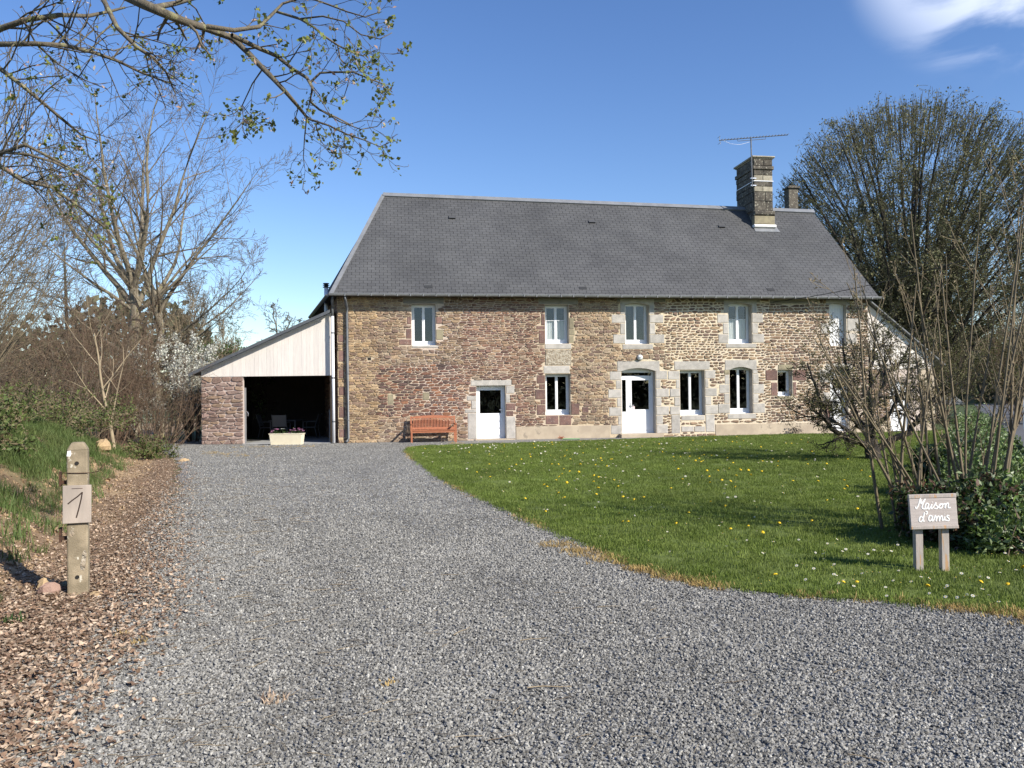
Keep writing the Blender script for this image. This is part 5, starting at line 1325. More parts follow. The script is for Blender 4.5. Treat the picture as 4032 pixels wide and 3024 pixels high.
LAB = ['tall reddish-brown thicket bush beneath the twin-trunked bare tree','tall reddish thicket bush next to the slim bare tree','reddish-brown bush between the sapling and the blossom','twiggy brown bush deep in the thicket behind the brambles','dense reddish bush behind the forked sapling',
       'twiggy brown bush right behind the forked sapling','twiggy bush rising from the brambles','low brown bush at the bank top beside the sapling','tall twiggy bush at the outer end of the thicket']
for k, (x, y, h, sp_, n, mt_) in enumerate(thick):
    bush('thicket_bush', LAB[k], x, y, h, sp_, n, 80+k, mt_, [(.17,.12,.075),(.13,.095,.055),(.20,.14,.085),(.12,.12,.05)], 1, .065, r=.013, group='bushes of the thicket on the bank')
bram = [(-11.3,20.6,1.15,1.9,'green bramble mound on the bank behind the concrete post'),(-13.2,21.4,1.5,2.2,'green bramble mound below the reddish thicket'),(-11.6,17.6,.95,1.8,'low green bramble mound on the grassy bank'),(-13.8,24.0,1.4,1.9,'bramble mound at the foot of the sapling'),(-14.6,18.8,1.7,2.3,'tall bramble mound at the outer side of the bank'),(-10.4,22.8,.6,1.2,'small bramble patch beside the gravel edge'),(-13.0,15.6,1.3,2.0,'bramble mound at the outer edge of the grassy bank'),(-7.9,11.6,.55,1.1,'low bramble sprawl on the grass above the gatepost'),(-9.4,13.2,.8,1.5,'leafy bramble clump on the grass between the hazels')]
for k, (x, y, h, sp_, lab) in enumerate(bram):
    bush('bramble', lab, x, y, h, sp_, 40, 100+k, 'straw', [(.12,.165,.045),(.09,.13,.035),(.16,.19,.06),(.19,.15,.075)], 3, .075, r=.006, group='bramble mounds on the bank', wob=.2, base=.6, sub=5, ups=-.02)
# whippy hazels rooted outside the drive, leaning in from the left
hz_ = [(-9.3,11.5,4.6,2.4,(.32,.05),'hazel with long whippy stems leaning in over the grassy bank'),(-10.6,14.6,5.2,2.6,(.28,.1),'tall whippy hazel leaning in behind the brambles'),(-8.3,9.4,4.4,2.0,(.34,.1),'hazel with bare stems beside the maple'),(-13.0,18.5,5.6,2.6,(.22,0),'bare hazel clump between the brambles and the thicket')]
for k, (x, y, h, sp_, ln, lab) in enumerate(hz_):
    bush('hazel', lab, x, y, h, sp_, 26, 120+k, 'stem', [(.16,.17,.05),(.22,.2,.08)], 1 if k != 2 else 0, .03, lean=ln, r=.014, ups=.0, group='hazels leaning in from the bank', wob=.07, sub=7, ang=28, lr=.5)

# --- dense tree behind the house on the right
rg_ = random.Random(200)
o = (22.1, 46.0, zg(22.1,46.0)); dt = empty('beech_tree', o)
tag(dt, 'big round-crowned many-stemmed tree coming into olive leaf behind the house', 'tree')
CD = dict(seg=[0,5,3,2], wob=[0,.10,.16,.2], up=[0,.03,.03,.02], n=[15,7,4,0], ang=[38,38,40,0], lr=[.215,.52,.5,0], rr=[.42,.55,.6,0], rmin=.010, max=3, taper=.72, short=.9)
CD['from'] = [.16,.12,.1,0]
B = []
NS = 54
for k in range(NS):
    a_ = k*2.399; f = math.sqrt((k+.5)/NS)
    el = f*R(97); tx, ty, tz = 7.1*math.sin(el)*math.cos(a_), 7.1*math.sin(el)*math.sin(a_), 9.8+7.4*math.cos(el)
    q = rg_.uniform(.95,1.02); tx, ty, tz = tx*q, ty*q, 9.8+(tz-9.8)*q - (1.6 if f > .85 else 0)
    cx_, cy_, cz_ = tx*.30, ty*.30, tz*.62-1.2*f
    pl_ = []
    for i in range(9):
        t = i/8; pl_.append(tuple((1-t)**2*p0+2*t*(1-t)*p1+t*t*p2+rg_.gauss(0,.07)*(i > 0) for p0, p1, p2 in zip((math.cos(a_)*.8*f, math.sin(a_)*.8*f, -.2), (cx_,cy_,cz_), (tx,ty,tz))))
    rad, dirs = path(B, pl_, .20*(1-.25*f), .03, 0); Ls = sum(math.dist(pl_[i], pl_[i+1]) for i in range(8))
    branch_from(B, pl_, rad, dirs, Ls, 0, CD, rg_)
B = [b for b in B if b[2] == 0 or ((b[0][-1][0]/8.1)**2 + (b[0][-1][1]/8.1)**2 + ((b[0][-1][2]-9.8)/8.5)**2 < 1)]
tree_parts(dt, B, 1, 'darkbark', 'olivetwig')
tp = tips(B, 3, 3, .13, rg_, .2)
Bs = []          # outer spray of fine twigs that rounds off the crown
for k in range(4200):
    el = math.acos(1-1.45*rg_.random()); a_ = rg_.uniform(0, 2*math.pi); q = rg_.uniform(.90,1.0)+.03*math.sin(a_*5+el*7)
    d_ = (math.sin(el)*math.cos(a_), math.sin(el)*math.sin(a_), math.cos(el)); e = (7.7*d_[0]*q, 7.7*d_[1]*q, 9.8+8.2*d_[2]*q)
    L_ = rg_.uniform(.9,1.7); i_ = unit((d_[0]*.8, d_[1]*.8, d_[2]*.8+.35)); b0 = (e[0]-i_[0]*L_, e[1]-i_[1]*L_, e[2]-i_[2]*L_)
    md = tuple((b0[w]+e[w])/2+rg_.gauss(0,.07) for w in range(3)); Bs.append(([b0, md, e], [.014,.011,.008], 3))
    for w in range(3): tp.append(tuple(b0[z_]+(e[z_]-b0[z_])*rg_.uniform(.35,1.0)+rg_.gauss(0,.10) for z_ in range(3)))
V_, Q_ = tubes(Bs); np_obj('twig_spray', V_, Q_, MT['olivetwig'], dt)
leaf_obj('leaves', tp, .115, 7, [(.185,.19,.085),(.14,.148,.06),(.225,.225,.115),(.11,.115,.05),(.26,.25,.15)], dt, aspect=.7)

# --- gnarled apple tree on the lawn
APPLE = {'a1': [(8.41, 19.35, -0.01), (8.36, 19.35, 0.27), (8.04, 19.35, 0.45), (7.74, 19.35, 0.58), (7.52, 19.35, 0.67), (7.44, 19.35, 0.86), (7.26, 19.35, 1.07), (7.2, 19.35, 1.38), (7.15, 19.35, 1.62), (7.06, 19.35, 1.96), (6.94, 19.35, 2.3)], 'a2': [(8.37, 19.35, 0.24), (8.03, 19.12, 0.5), (7.7, 18.88, 0.69), (7.34, 18.65, 0.88), (7.14, 18.65, 1.06), (7.03, 18.65, 1.35)], 'a3': [(8.39, 19.35, 0.27), (8.39, 19.52, 0.62), (8.28, 19.68, 0.93), (8.17, 19.85, 1.24), (8.08, 19.85, 1.55), (8.12, 19.85, 1.93), (8.03, 19.85, 2.3), (7.98, 19.85, 2.87)], 'a4': [(8.4, 19.35, 0.27), (8.51, 19.65, 0.86), (8.71, 19.95, 1.23), (9.04, 20.25, 1.6), (9.18, 20.25, 1.95), (9.37, 20.25, 2.24), (9.63, 20.25, 2.46), (9.73, 20.25, 2.75)], 'a5': [(8.48, 19.35, 0.23), (8.82, 19.25, 0.48), (9.17, 19.15, 0.66), (9.33, 19.05, 0.9), (9.52, 19.05, 1.17), (9.67, 19.05, 1.38), (9.95, 19.05, 1.59), (10.13, 19.05, 1.88)], 'a6': [(8.34, 19.35, 0.48), (8.07, 19.05, 0.74), (7.77, 18.75, 0.9), (7.5, 18.45, 1.12), (7.3, 18.45, 1.47), (7.16, 18.45, 1.79)], 'a7': [(8.41, 19.35, 0.48), (8.48, 19.15, 0.88), (8.69, 18.95, 1.18), (8.78, 18.75, 1.48), (8.97, 18.75, 1.77), (9.09, 18.75, 2.13)], 'a8': [(8.36, 19.35, 0.75), (8.41, 19.38, 1.48), (8.43, 19.42, 1.94), (8.52, 19.45, 2.4), (8.58, 19.45, 2.83), (8.53, 19.45, 3.23)]}
o = (8.45, 19.35, 0); ap = empty('apple_tree', o); tag(ap, 'old gnarled apple tree with dark twisted limbs on the lawn', 'tree')
B = []; rg_ = random.Random(31)
path(B, [(8.45,19.35,-.15),(8.44,19.35,.12),(8.40,19.35,.32),(8.39,19.35,.5)], .21, .15, 0)
CA = dict(seg=[0,5,4,3], wob=[0,.22,.28,.3], up=[0,.09,.08,.06], n=[13,8,5,0], ang=[55,48,45,0], lr=[.44,.52,.5,0], rr=[.5,.55,.6,0], rmin=.0035, max=3, taper=.7)
CA['from'] = [.30,.2,.2,0]
AR = dict(a1=.085,a2=.06,a3=.075,a4=.08,a5=.085,a6=.05,a7=.06,a8=.06)
for nm, pl_ in APPLE.items():
    pl2 = [tuple(q+rg_.gauss(0,.018) for q in p_) if i else p_ for i, p_ in enumerate(cr(pl_, 2))]
    rad, dirs = path(B, pl2, AR[nm], .02, 0); Ls = sum(math.dist(pl2[i], pl2[i+1]) for i in range(len(pl2)-1))
    branch_from(B, pl2, rad, dirs, Ls, 0, CA, rg_)
B = local(B, o); tree_parts(ap, B, 1, 'darkbark', 'darkbark', 'trunk', 'crown')
leaf_obj('leaves', tips(B, 2, 2, .03, rg_), .05, 9, [(.13,.13,.045),(.10,.105,.035),(.17,.155,.07)], ap)

# --- upright shrub beside the sign
o = (4.95, 9.1, 0); sh_ = empty('upright_shrub', o); tag(sh_, 'tall shrub of straight bare budding stems behind the sign', 'shrub')
B = []; rg_ = random.Random(77)
CU = dict(seg=[8,4,3], wob=[.025,.05,.08], up=[.012,.05,.05], n=[6,2,0], ang=[32,35,0], lr=[.30,.35,0], rr=[.45,.6,0], rmin=.0035, max=2, taper=.72)
CU['from'] = [.28,.3,0]
ST = [(-.62,.2,-.12,2.4),(-.55,.35,-.02,2.9),(-.48,.1,.02,2.2),(-.70,.4,-.2,3.0),(-.35,.2,-.55,3.0),(-.25,.0,-.48,2.9),(-.2,.25,-.28,3.3),(-.1,.1,-.62,2.9),(0,.3,-.16,3.6),(.0,-.1,-.40,3.4),(.12,.15,-.08,4.1),(.18,-.1,.04,3.9),(.26,.2,.10,4.3),(.35,0,.2,3.6),(.42,.25,.22,4.2),(.5,.05,.32,3.9),(.55,.3,.14,4.4),(.65,.1,.26,4.1),(.3,.35,-.3,3.0),(.72,.3,.42,3.4),(.15,.4,.3,2.6),(.6,-.05,.05,3.2)]
for (x, y, ln, L_) in ST + [(x+.11, y+.12, ln*.8+.05, L_*.85) for x, y, ln, L_ in ST[::2]]: grow(B, (x, y, -.1), unit((ln*1.05, rg_.uniform(-.12,.12), 1)), L_*rg_.uniform(.9,1.05), rg_.uniform(.016,.025), 0, CU, rg_)
tree_parts(sh_, B, 1, 'stem', 'stem', 'stems', 'side_shoots')
bd_ = [pts[-1] for pts, rad, lv in B] + tips(B, 0, 3, .008, rg_)
leaf_obj('buds', bd_, .04, 12, [(.36,.28,.17),(.28,.22,.12),(.22,.20,.09)], sh_, aspect=.35, up=.8)

# --- laurel hedge along the lane
hd = empty('laurel_hedge', (4.5, 8.4, 0)); tag(hd, 'low glossy laurel hedge running back along the lane', 'hedge')
rn = np.random.default_rng(15)
n = 44000
t = rn.random(n)**2.1; yy = 8.0 + t*21
ctr = np.interp(yy, [8,8.6,9.5], [4.85,5.05,5.5]); ctr = np.where(yy > 9.5, ROADX(yy)-1.04, ctr)
hw_ = np.interp(yy, [8,9,10.5,14,30], [.45,.75,.85,.85,.85])
ph = rn.uniform(-1.0,1.0,n)
hz = np.interp(yy, [7.9,8.4,9.5,12,30], [.24,.48,.62,.75,.78]) + .09*np.sin(yy*3.1)+.06*np.sin(yy*7.3+1)
u = rn.random(n)**.45
xx = ctr + hw_*ph*(.65+.35*u)
zz = hz*np.sqrt(np.clip(1-np.abs(ph)**2.6, 0, 1))*u + rn.normal(0,.03,n) + .03
wild = rn.random(n) < .06; zz = zz + wild*rn.random(n)*.3
P_ = np.stack([xx, yy + rn.normal(0,.1,n), np.maximum(zz,.02)], 1) - np.array([4.5,8.4,0])
leaf_obj('leaves', P_, .068, 16, [(.105,.165,.035),(.085,.14,.03),(.14,.20,.06),(.065,.10,.026),(.20,.25,.12)], hd, m='gloss', aspect=.42, up=.1)
B = []; rg_ = random.Random(5)
for k in range(700):
    i = rg_.randrange(n); e = P_[i]; b0 = (float(ctr[i])-4.5+rg_.gauss(0,.12), e[1]+rg_.gauss(0,.1), 0)
    B.append(([b0, ((b0[0]+e[0])/2, (b0[1]+e[1])/2, e[2]*.6), tuple(e)], [.009,.007,.004], 1))
V_, Q_ = tubes(B); np_obj('stems', V_, Q_, MT['twig'], hd)
# dark low bush under the upright shrub
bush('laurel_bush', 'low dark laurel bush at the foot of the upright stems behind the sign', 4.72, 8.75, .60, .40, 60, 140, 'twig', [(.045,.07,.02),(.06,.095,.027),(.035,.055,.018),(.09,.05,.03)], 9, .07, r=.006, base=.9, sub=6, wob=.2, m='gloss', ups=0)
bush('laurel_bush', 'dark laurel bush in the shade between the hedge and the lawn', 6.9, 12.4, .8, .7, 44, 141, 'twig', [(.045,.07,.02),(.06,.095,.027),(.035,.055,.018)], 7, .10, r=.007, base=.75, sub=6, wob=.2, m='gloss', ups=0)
# shrubs and trees beyond the lane
far = [(26.5,42,5.5,3.6,40,'redtwig','bare brown shrub beyond the lane below the big tree'),(30.0,46,6.5,4.2,44,'twig','tall bare shrub across the lane'),(20.5,40.5,4.2,2.8,34,'twig','olive shrub between the grey outbuilding and the big tree'),(33.5,52,7.5,5.0,44,'redtwig','wide bare shrub at the far bend of the lane'),(25.0,37.5,2.6,2.2,26,'twig','low shrub beside the lane verge')]
for k, (x, y, h, sp_, n_, mt_, lab) in enumerate(far):
    bush('verge_shrub', lab, x, y, h, sp_, n_, 160+k, mt_, [(.12,.125,.045),(.09,.10,.035),(.15,.14,.06)], 4, .10, r=.02, group='shrubs beyond the lane', wob=.13, sub=7)
CB = dict(C2); CB.update(rmin=.016, seg=[8,5,4,3,2], n=[13,7,5,4,0])
bare_tree('bare_tree', 'bare tree standing beyond the lane on the right', 38.0, 62.0, 12.0, .3, 171, (0,0), None, CB, mt='bark', leafc=[(.12,.12,.05)], leafn=1, lsize=.12)
bare_tree('bare_tree', 'bare tree in the field behind the lane bend', 52.0, 88.0, 13.0, .35, 173, (0,0), None, CB, mt='bark')

# --- far woodland seen as one mass
rn = np.random.default_rng(44)
n = 46000
az = np.concatenate([rn.uniform(R(-62), R(62), n)])
dist = rn.uniform(118, 175, n) + 14*np.sin(az*7)
hh = (7.5+2.2*np.sin(az*11)+1.5*np.sin(az*29+1)+rn.random(n)*2.0)*np.interp(az, [-1.1,-.40,-.33,-.25,.3,.5,1.1], [1.5,1.4,.8,.55,.55,1.25,1.5])
px, py = np.sin(az)*dist, np.cos(az)*dist
pz = hgt(px, py) + rn.random(n)**1.0*hh - .3
fw = leaf_obj('far_woodland', np.stack([px,py,pz],1), 1.4, 45, [(.15,.13,.085),(.18,.15,.095),(.13,.13,.07),(.16,.16,.085)], None, aspect=.7, up=.8)
tag(fw, 'brown leafless woodland and hedgerows along the horizon', 'woodland', kind='stuff')
# unseen hedgerow added behind the viewer to keep the pane reflections dark
n = 9000; px = rn.uniform(-45,45,n); py = -14 + rn.normal(0,1.0,n); pz = rn.random(n)**.7*(4.2+.9*np.sin(px*.7)+.5*np.sin(px*2.1))
hb = leaf_obj('unseen_hedgerow', np.stack([px,py,pz],1), .7, 46, [(.05,.055,.025),(.07,.065,.035),(.05,.06,.025)], None, aspect=.7)
tag(hb, 'unseen dark hedgerow added behind the viewer for the window reflections', 'hedge', kind='stuff')

# --- grey-roofed outbuilding and verge post beyond the lawn
ob = empty('outbuilding', (0,0,0)); ob.location = (23.2, 45.0, 0); ob.rotation_euler = (0,0,R(8.7)); tag(ob, 'low outbuilding with a pale grey sheet roof behind the lean-to', 'shed')
MB().box(-1.6,1.2,-.2,1.0,4.0,1.9).build('wall', MT['piermortar'], ob)
MB().add([(-2.0,.0,.92),(1.6,.0,.92),(1.25,2.4,2.45),(-2.0,2.4,2.45),(-2.0,.0,.86),(1.6,.0,.86)], [(0,1,2,3),(0,4,5,1)]).build('roof', mat('fibre_cement_sheet', (.26,.275,.28), (.22,.235,.24), scale=2, rough=.8), ob)
vp = MB().tube([(0,0,-.2),(0,0,1.75)], .05, 10).lathe([(.055,1.62),(.056,1.62),(.056,1.75),(.0,1.78)], (0,0,0), 10).build('marker_post', MT['whitepipe']); vp.location = (20.45, 33.0, 0); tag(vp, 'white marker post on the lane verge', 'post')

# ---------------------------------------------------------------- gravel chips, leaf litter, turf, flowers, stones
rn = np.random.default_rng(90)
def src(mb_, m, name='source', smooth=False):
    return mb_.build(name, m, smooth=smooth)
MT['chip'] = mat('crushed_stone', (.262,.252,.228), (.19,.184,.168), scale=60, rough=.85, rnd=.45, spec=.25, patch=.16, pscale=.8)
MT['chipw'] = mat('pale_crushed_stone', (.40,.385,.345), (.33,.32,.29), scale=60, rough=.85, rnd=.3)
MT['chipd'] = mat('dark_crushed_stone', (.15,.143,.128), (.11,.105,.096), scale=60, rough=.9, rnd=.3)
chips = []
for k in range(10):
    rk = random.Random(500+k); pts = []
    nv = rk.randint(5,7); mb = MB(); fl = rk.uniform(.45,.8)
    lo = [(math.cos(2*math.pi*j/nv+rk.uniform(-.3,.3))*rk.uniform(.7,1.1), math.sin(2*math.pi*j/nv+rk.uniform(-.3,.3))*rk.uniform(.6,1.0), -fl*rk.uniform(.3,.7)) for j in range(nv)]
    hi = [(x*rk.uniform(.45,.85), y*rk.uniform(.45,.85), fl*rk.uniform(.35,.9)) for x, y, z in lo]
    mb.add(lo+hi, [(j, (j+1)%nv, nv+(j+1)%nv, nv+j) for j in range(nv)] + [tuple(range(nv, 2*nv))])
    chips.append(src(mb, MT['chipw'] if k == 8 else MT['chipd'] if k == 9 else MT['chip']))
def lawn_x(y): return np.interp(y, [5.62,5.83,6.10,6.32,6.59,6.87,7.66,8.56,9.62,11.59,12.91], [6,3.58,3.22,2.66,1.97,1.63,1.12,.86,.52,-.08,-.48])
N0 = 420000
yy = 2.9 + rn.random(N0)**1.25*14; half = .68*yy + .3
xx = rn.uniform(-1,1,N0)*half
keep = (xx > gx(yy) - .25 + rn.normal(0,.12,N0)) & (xx < np.where(yy < 5.6, 9, lawn_x(yy)) + rn.normal(0,.03,N0))
thin = rn.random(N0) < np.clip(np.interp(yy, [3,6,12], [1,.9,.5])*half/ (.68*12), .12, 1)
# sampling is uniform over x in a widening fan, so thin near rows to a level density
keep &= rn.random(N0) < np.interp(yy, [2.9,4,6,9,12], [.55,.75,.95,1,.8]) * np.interp(yy, [9,16.9], [1,.05])
xx, yy = xx[keep], yy[keep]
yf = rn.uniform(13,29.0,70000); xf = gx(yf) + .2 + rn.random(70000)*12; kf = (xf < np.interp(yf,[12.9,15.94,20.78,24.6,26.5,29],[-.48,-1.32,-2.36,-3.1,-2.9,-2.0])) & (rn.random(70000) < np.interp(yf,[13,17,29],[.4,1,.8]))
xx = np.concatenate([xx, xf[kf]]); yy = np.concatenate([yy, yf[kf]]); n = len(xx)
sz = rn.uniform(.006,.0132,n)*np.interp(yy, [3,12],[1.0,1.35])
mid = np.interp(yy, [2.9,5.6,7,9,12,17], [-.3,-.3,-.75,-1.5,-2.5,-3.9])        # wheel tracks worn into the drive
trk = np.exp(-((np.abs(xx-mid)-.72)/.24)**2)*(.6+.4*np.sin(yy*2.1+xx))
pick = np.where(rn.random(n) < .10+.30*trk, 9, rn.integers(0,8,n))
scatter('gravel_chips', np.stack([xx,yy,.008+rn.random(n)*.007],1), rn.uniform(0,6.28,(n,3))*np.array([.12,.12,1]) , sz*(1-.2*trk), np.where(rn.random(n) < .06+.6*np.exp(-((xx-2.5)**2+((yy-3.45)*1.6)**2)/.35), 8, pick), chips, 'loose crushed grey stone on the drive', 'gravel')

# clods of bare earth on the cut face of the bank
MT['clod'] = mat('earth_clod', (.36,.255,.15), (.23,.155,.09), scale=12, rough=.95, rnd=.3)
cl_ = []
for k in range(3):
    q_ = chips[k].copy(); q_.data = chips[k].data.copy(); q_.data.materials[0] = MT['clod']; cl_.append(q_)
M0 = 9000; yc = 4 + rn.random(M0)*20; dc = rn.normal(1.7,.45,M0); xc = gx(yc)-dc
scatter('earth_clods', np.stack([xc,yc,hgt(xc,yc)],1), rn.uniform(0,6.28,(M0,3)), rn.gamma(2.0,.007,M0)+.006, rn.integers(0,3,M0), cl_, 'crumbly tan earth clods on the face of the bank', 'earth')

# leaf litter
MT['dead'] = mat('dead_leaf', (.47,.365,.27), (.33,.24,.165), scale=20, rough=.8, rnd=.5, trans=.15)
MT['dead2'] = mat('rotting_leaf', (.24,.155,.10), (.15,.095,.065), scale=20, rough=.85, rnd=.4)
dls = []
for k in range(5):
    rk = random.Random(700+k); mb = MB(); n_ = 7
    pts = [(math.cos(2*math.pi*j/n_)*(.5 if j % 2 else 1)*rk.uniform(.7,1), math.sin(2*math.pi*j/n_)*(.45 if j % 2 else .75)*rk.uniform(.7,1), rk.uniform(-.1,.45)) for j in range(n_)]
    mb.add([(0,0,rk.uniform(-.15,.1))]+pts, [(0, 1+j, 1+(j+1)%n_) for j in range(n_)]); dls.append(src(mb, MT['dead' if k < 3 else 'dead2']))
M0 = 110000
yy = 2.8 + rn.random(M0)**1.3*20; dd = rn.gamma(2.6,.52,M0)-.6
xx = gx(yy) - dd
keep = (dd < 3.4) & (rn.random(M0) < np.interp(yy, [3,7,10,23],[.95,.9,.4,.12])) & (rn.random(M0) < np.interp(dd, [-.7,-.35,.1,1.0,1.6,2.4,3.4],[.06,.16,.6,.7,.4,.22,.08]))
xx, yy = xx[keep], yy[keep]; n = len(xx)
scatter('leaf_litter', np.stack([xx,yy,hgt(xx,yy)+.008+rn.random(n)*.02],1), np.stack([rn.normal(0,.28,n),rn.normal(0,.28,n),rn.uniform(0,6.28,n)],1), rn.uniform(.012,.030,n)*np.interp(yy,[3,5,9],[1.25,1.15,1.0]), rn.integers(0,5,n), dls, 'dry brown fallen leaves drifted along the foot of the bank', 'leaves')

# grass tufts
def tuft(seed, nb, rad, h, w, m, bend=.35):
    rk = random.Random(seed); mb = MB()
    for k in range(nb):
        a_ = rk.uniform(0,6.28); r_ = rad*math.sqrt(rk.random()); x, y = r_*math.cos(a_), r_*math.sin(a_)
        b = rk.uniform(0,6.28); hh_ = h*rk.uniform(.5,1.2); dx, dy = math.cos(b), math.sin(b); bb = hh_*bend*rk.uniform(.2,1.6)
        px, py = -dy*w, dx*w
        mb.add([(x-px,y-py,0),(x+px,y+py,0),(x+px*.8+dx*bb*.35,y+py*.8+dy*bb*.35,hh_*.6),(x-px*.8+dx*bb*.35,y-py*.8+dy*bb*.35,hh_*.6),(x+dx*bb,y+dy*bb,hh_)], [(0,1,2,3),(3,2,4)])
    return src(mb, m)
MT['grass'] = mat('grass_blade', (.132,.184,.032), (.163,.208,.046), patch=.18, pscale=.5, scale=2.0, rough=.6, rnd=.22, trans=.25, spec=.25)
MT['rough'] = mat('rough_grass', (.085,.135,.034), (.125,.155,.05), scale=2.0, rough=.65, rnd=.3, trans=.25)
MT['drygrass'] = mat('dry_grass', (.47,.33,.13), (.38,.27,.11), scale=5, rough=.8, rnd=.25, trans=.2)
gt = [tuft(800+k, 44, .13, .034, .0026, MT['grass']) for k in range(6)]
poly = lb
M0 = 46000
yy = 5.6 + rn.random(M0)**1.35*26; xx = rn.uniform(-3.3, 17, M0)
fanR = yy*.66+.8
keep = inside(xx, yy, poly) & (xx < fanR) & (rn.random(M0) < np.interp(yy, [5.6,9,16,30],[1,1,.8,.6]))
xx, yy = xx[keep], yy[keep]; n = len(xx)
E_ = []        # a denser fringe along the turf edge
for i in range(len(LAWN)-1):
    (x0,y0),(x1,y1) = LAWN[i], LAWN[i+1]; m_ = int(math.hypot(x1-x0,y1-y0)*26)
    for k in range(m_):
        t = k/m_; E_.append((x0+(x1-x0)*t+rn.normal(.04,.05), y0+(y1-y0)*t+rn.normal(.03,.05)))
E_ = np.array(E_)
XX = np.concatenate([xx, E_[:,0]]); YY = np.concatenate([yy, E_[:,1]]); n = len(XX)
scatter('lawn_grass', np.stack([XX,YY,np.full(n,.018)],1), np.stack([rn.normal(0,.08,n),rn.normal(0,.08,n),rn.uniform(0,6.28,n)],1), rn.uniform(.7,1.25,n)*np.interp(YY,[6,14,30],[.95,1.15,1.3]), rn.integers(0,6,n), gt, 'short green mown grass covering the lawn', 'grass')
bt = [tuft(820+k, 26, .10, .17, .0035, MT['rough'], .6) for k in range(5)]
M0 = 26000; yy = 4.5 + rn.random(M0)*24; dd = rn.uniform(1.2,7.5,M0); xx = gx(yy)-dd
pat = np.sin(xx*1.7+yy*.9)+np.sin(yy*1.1-xx*.6+1)
keep = (rn.random(M0) < np.interp(dd,[1.2,1.9,2.6,7.5],[.02,.25,.95,.9])) & (pat > -1.75)
xx, yy = xx[keep], yy[keep]; n = len(xx)
scatter('bank_grass', np.stack([xx,yy,hgt(xx,yy)-.01],1), np.stack([rn.normal(0,.15,n),rn.normal(0,.15,n),rn.uniform(0,6.28,n)],1), rn.uniform(.6,1.4,n), rn.integers(0,5,n), bt, 'long rough green grass on the bank', 'grass')
dg = [tuft(840+k, 22, .09, .04, .003, MT['drygrass'], .9) for k in range(4)]
pts = []
def along(a, b, m_, sp_):
    for k in range(m_):
        t = rn.random(); pts.append((a[0]+(b[0]-a[0])*t+rn.normal(0,sp_), a[1]+(b[1]-a[1])*t+rn.normal(0,sp_)))
along((1.05,7.55),(1.66,6.78),110,.06); along((.62,8.55),(1.0,7.75),80,.09); along((.30,8.9),(.55,8.7),25,.08); along((3.0,6.12),(3.75,5.70),80,.07); along((3.7,5.70),(5.2,5.52),90,.06); along((2.0,6.5),(3.0,6.15),18,.05)
along((-.6,13.0),(-1.3,15.6),24,.05); along((-2.4,20.5),(-3.15,24.5),70,.07); along((.0,11.1),(.4,9.9),26,.05); along((-2.2,28.2),(-1.6,28.3),18,.1); along((-3.4,26.3),(-2.9,26.6),14,.1); along((-7.2,22.5),(-9.0,25.0),40,.3); along((-9.5,27.5),(-6.4,27.2),30,.12)
pts = np.array(pts); n = len(pts)
scatter('dry_grass', np.concatenate([pts, np.full((n,1),.012)],1), np.stack([rn.normal(0,.2,n),rn.normal(0,.2,n),rn.uniform(0,6.28,n)],1), rn.uniform(.5,1.1,n), rn.integers(0,4,n), dg, 'dead straw-coloured grass along the turf edge', 'grass')
# straw and twigs blown over the drive
tw = [src(MB().tube([(-1,0,0),(-.3,.06,.03),(.4,-.03,.02),(1,.05,.0)], [.03,.03,.025,.015], 5), MT['straw']), src(MB().tube([(-1,0,0),(-.2,-.1,.03),(.5,.02,.04),(1,.1,.0)], [.035,.03,.025,.015], 5), MT['twig'])]
M0 = 1300; yy = 3 + rn.random(M0)**1.4*14; xx = gx(yy)+rn.gamma(1.3,.9,M0); n = M0
scatter('straw_litter', np.stack([xx,yy,np.full(n,.022)],1), np.stack([np.zeros(n),rn.normal(0,.05,n),rn.normal(.35,.8,n)],1), rn.gamma(2.2,.013,n)+.012, (rn.random(n) < .35).astype(int), tw, 'wisps of straw and twigs on the gravel', 'litter')

# flowers in the lawn
def dandelion_mesh():
    mb = MB(); mb.tube([(0,0,0),(.004,0,.05)], .0022, 5, 1)
    k = 12; ring = [(.021*math.cos(2*math.pi*j/k)*(1 if j % 2 else .86), .021*math.sin(2*math.pi*j/k)*(1 if j % 2 else .86), .052) for j in range(k)]
    ring2 = [(.012*math.cos(2*math.pi*j/k), .012*math.sin(2*math.pi*j/k), .061) for j in range(k)]
    mb.add(ring+ring2+[(0,0,.0635),(0,0,.049)], [(j,(j+1)%k,k+(j+1)%k,k+j) for j in range(k)]+[(k+j,k+(j+1)%k,2*k) for j in range(k)]+[((j+1)%k,j,2*k+1) for j in range(k)], 0)
    o_ = mb.build('dandelion', [MT['yellowp'], MT['leafg']]); me_ = o_.data; bpy.data.objects.remove(o_); return me_
def daisy_mesh():
    mb = MB(); mb.tube([(0,0,0),(.002,0,.048)], .0014, 4, 1); k = 10
    vs_ = [(0,0,.050)]; fs = []
    for j in range(k):
        a_ = 2*math.pi*j/k; b_ = a_+.5; vs_ += [(.0125*math.cos(a_),.0125*math.sin(a_),.0515),(.0125*math.cos(b_),.0125*math.sin(b_),.0515)]
        fs.append((0, 1+2*j, 2+2*j))
    mb.add(vs_, fs, 0); mb.lathe([(.0042,.0512),(.003,.0545),(.0002,.0555)], (0,0,0), 8, 2)
    o_ = mb.build('daisy', [MT['whitep'], MT['leafg'], MT['yellowp']]); me_ = o_.data; bpy.data.objects.remove(o_); return me_
dm, ym = dandelion_mesh(), daisy_mesh()
rk = random.Random(66)
def in_lawn(x, y): return bool(inside(np.array([x]), np.array([y]), poly)[0])
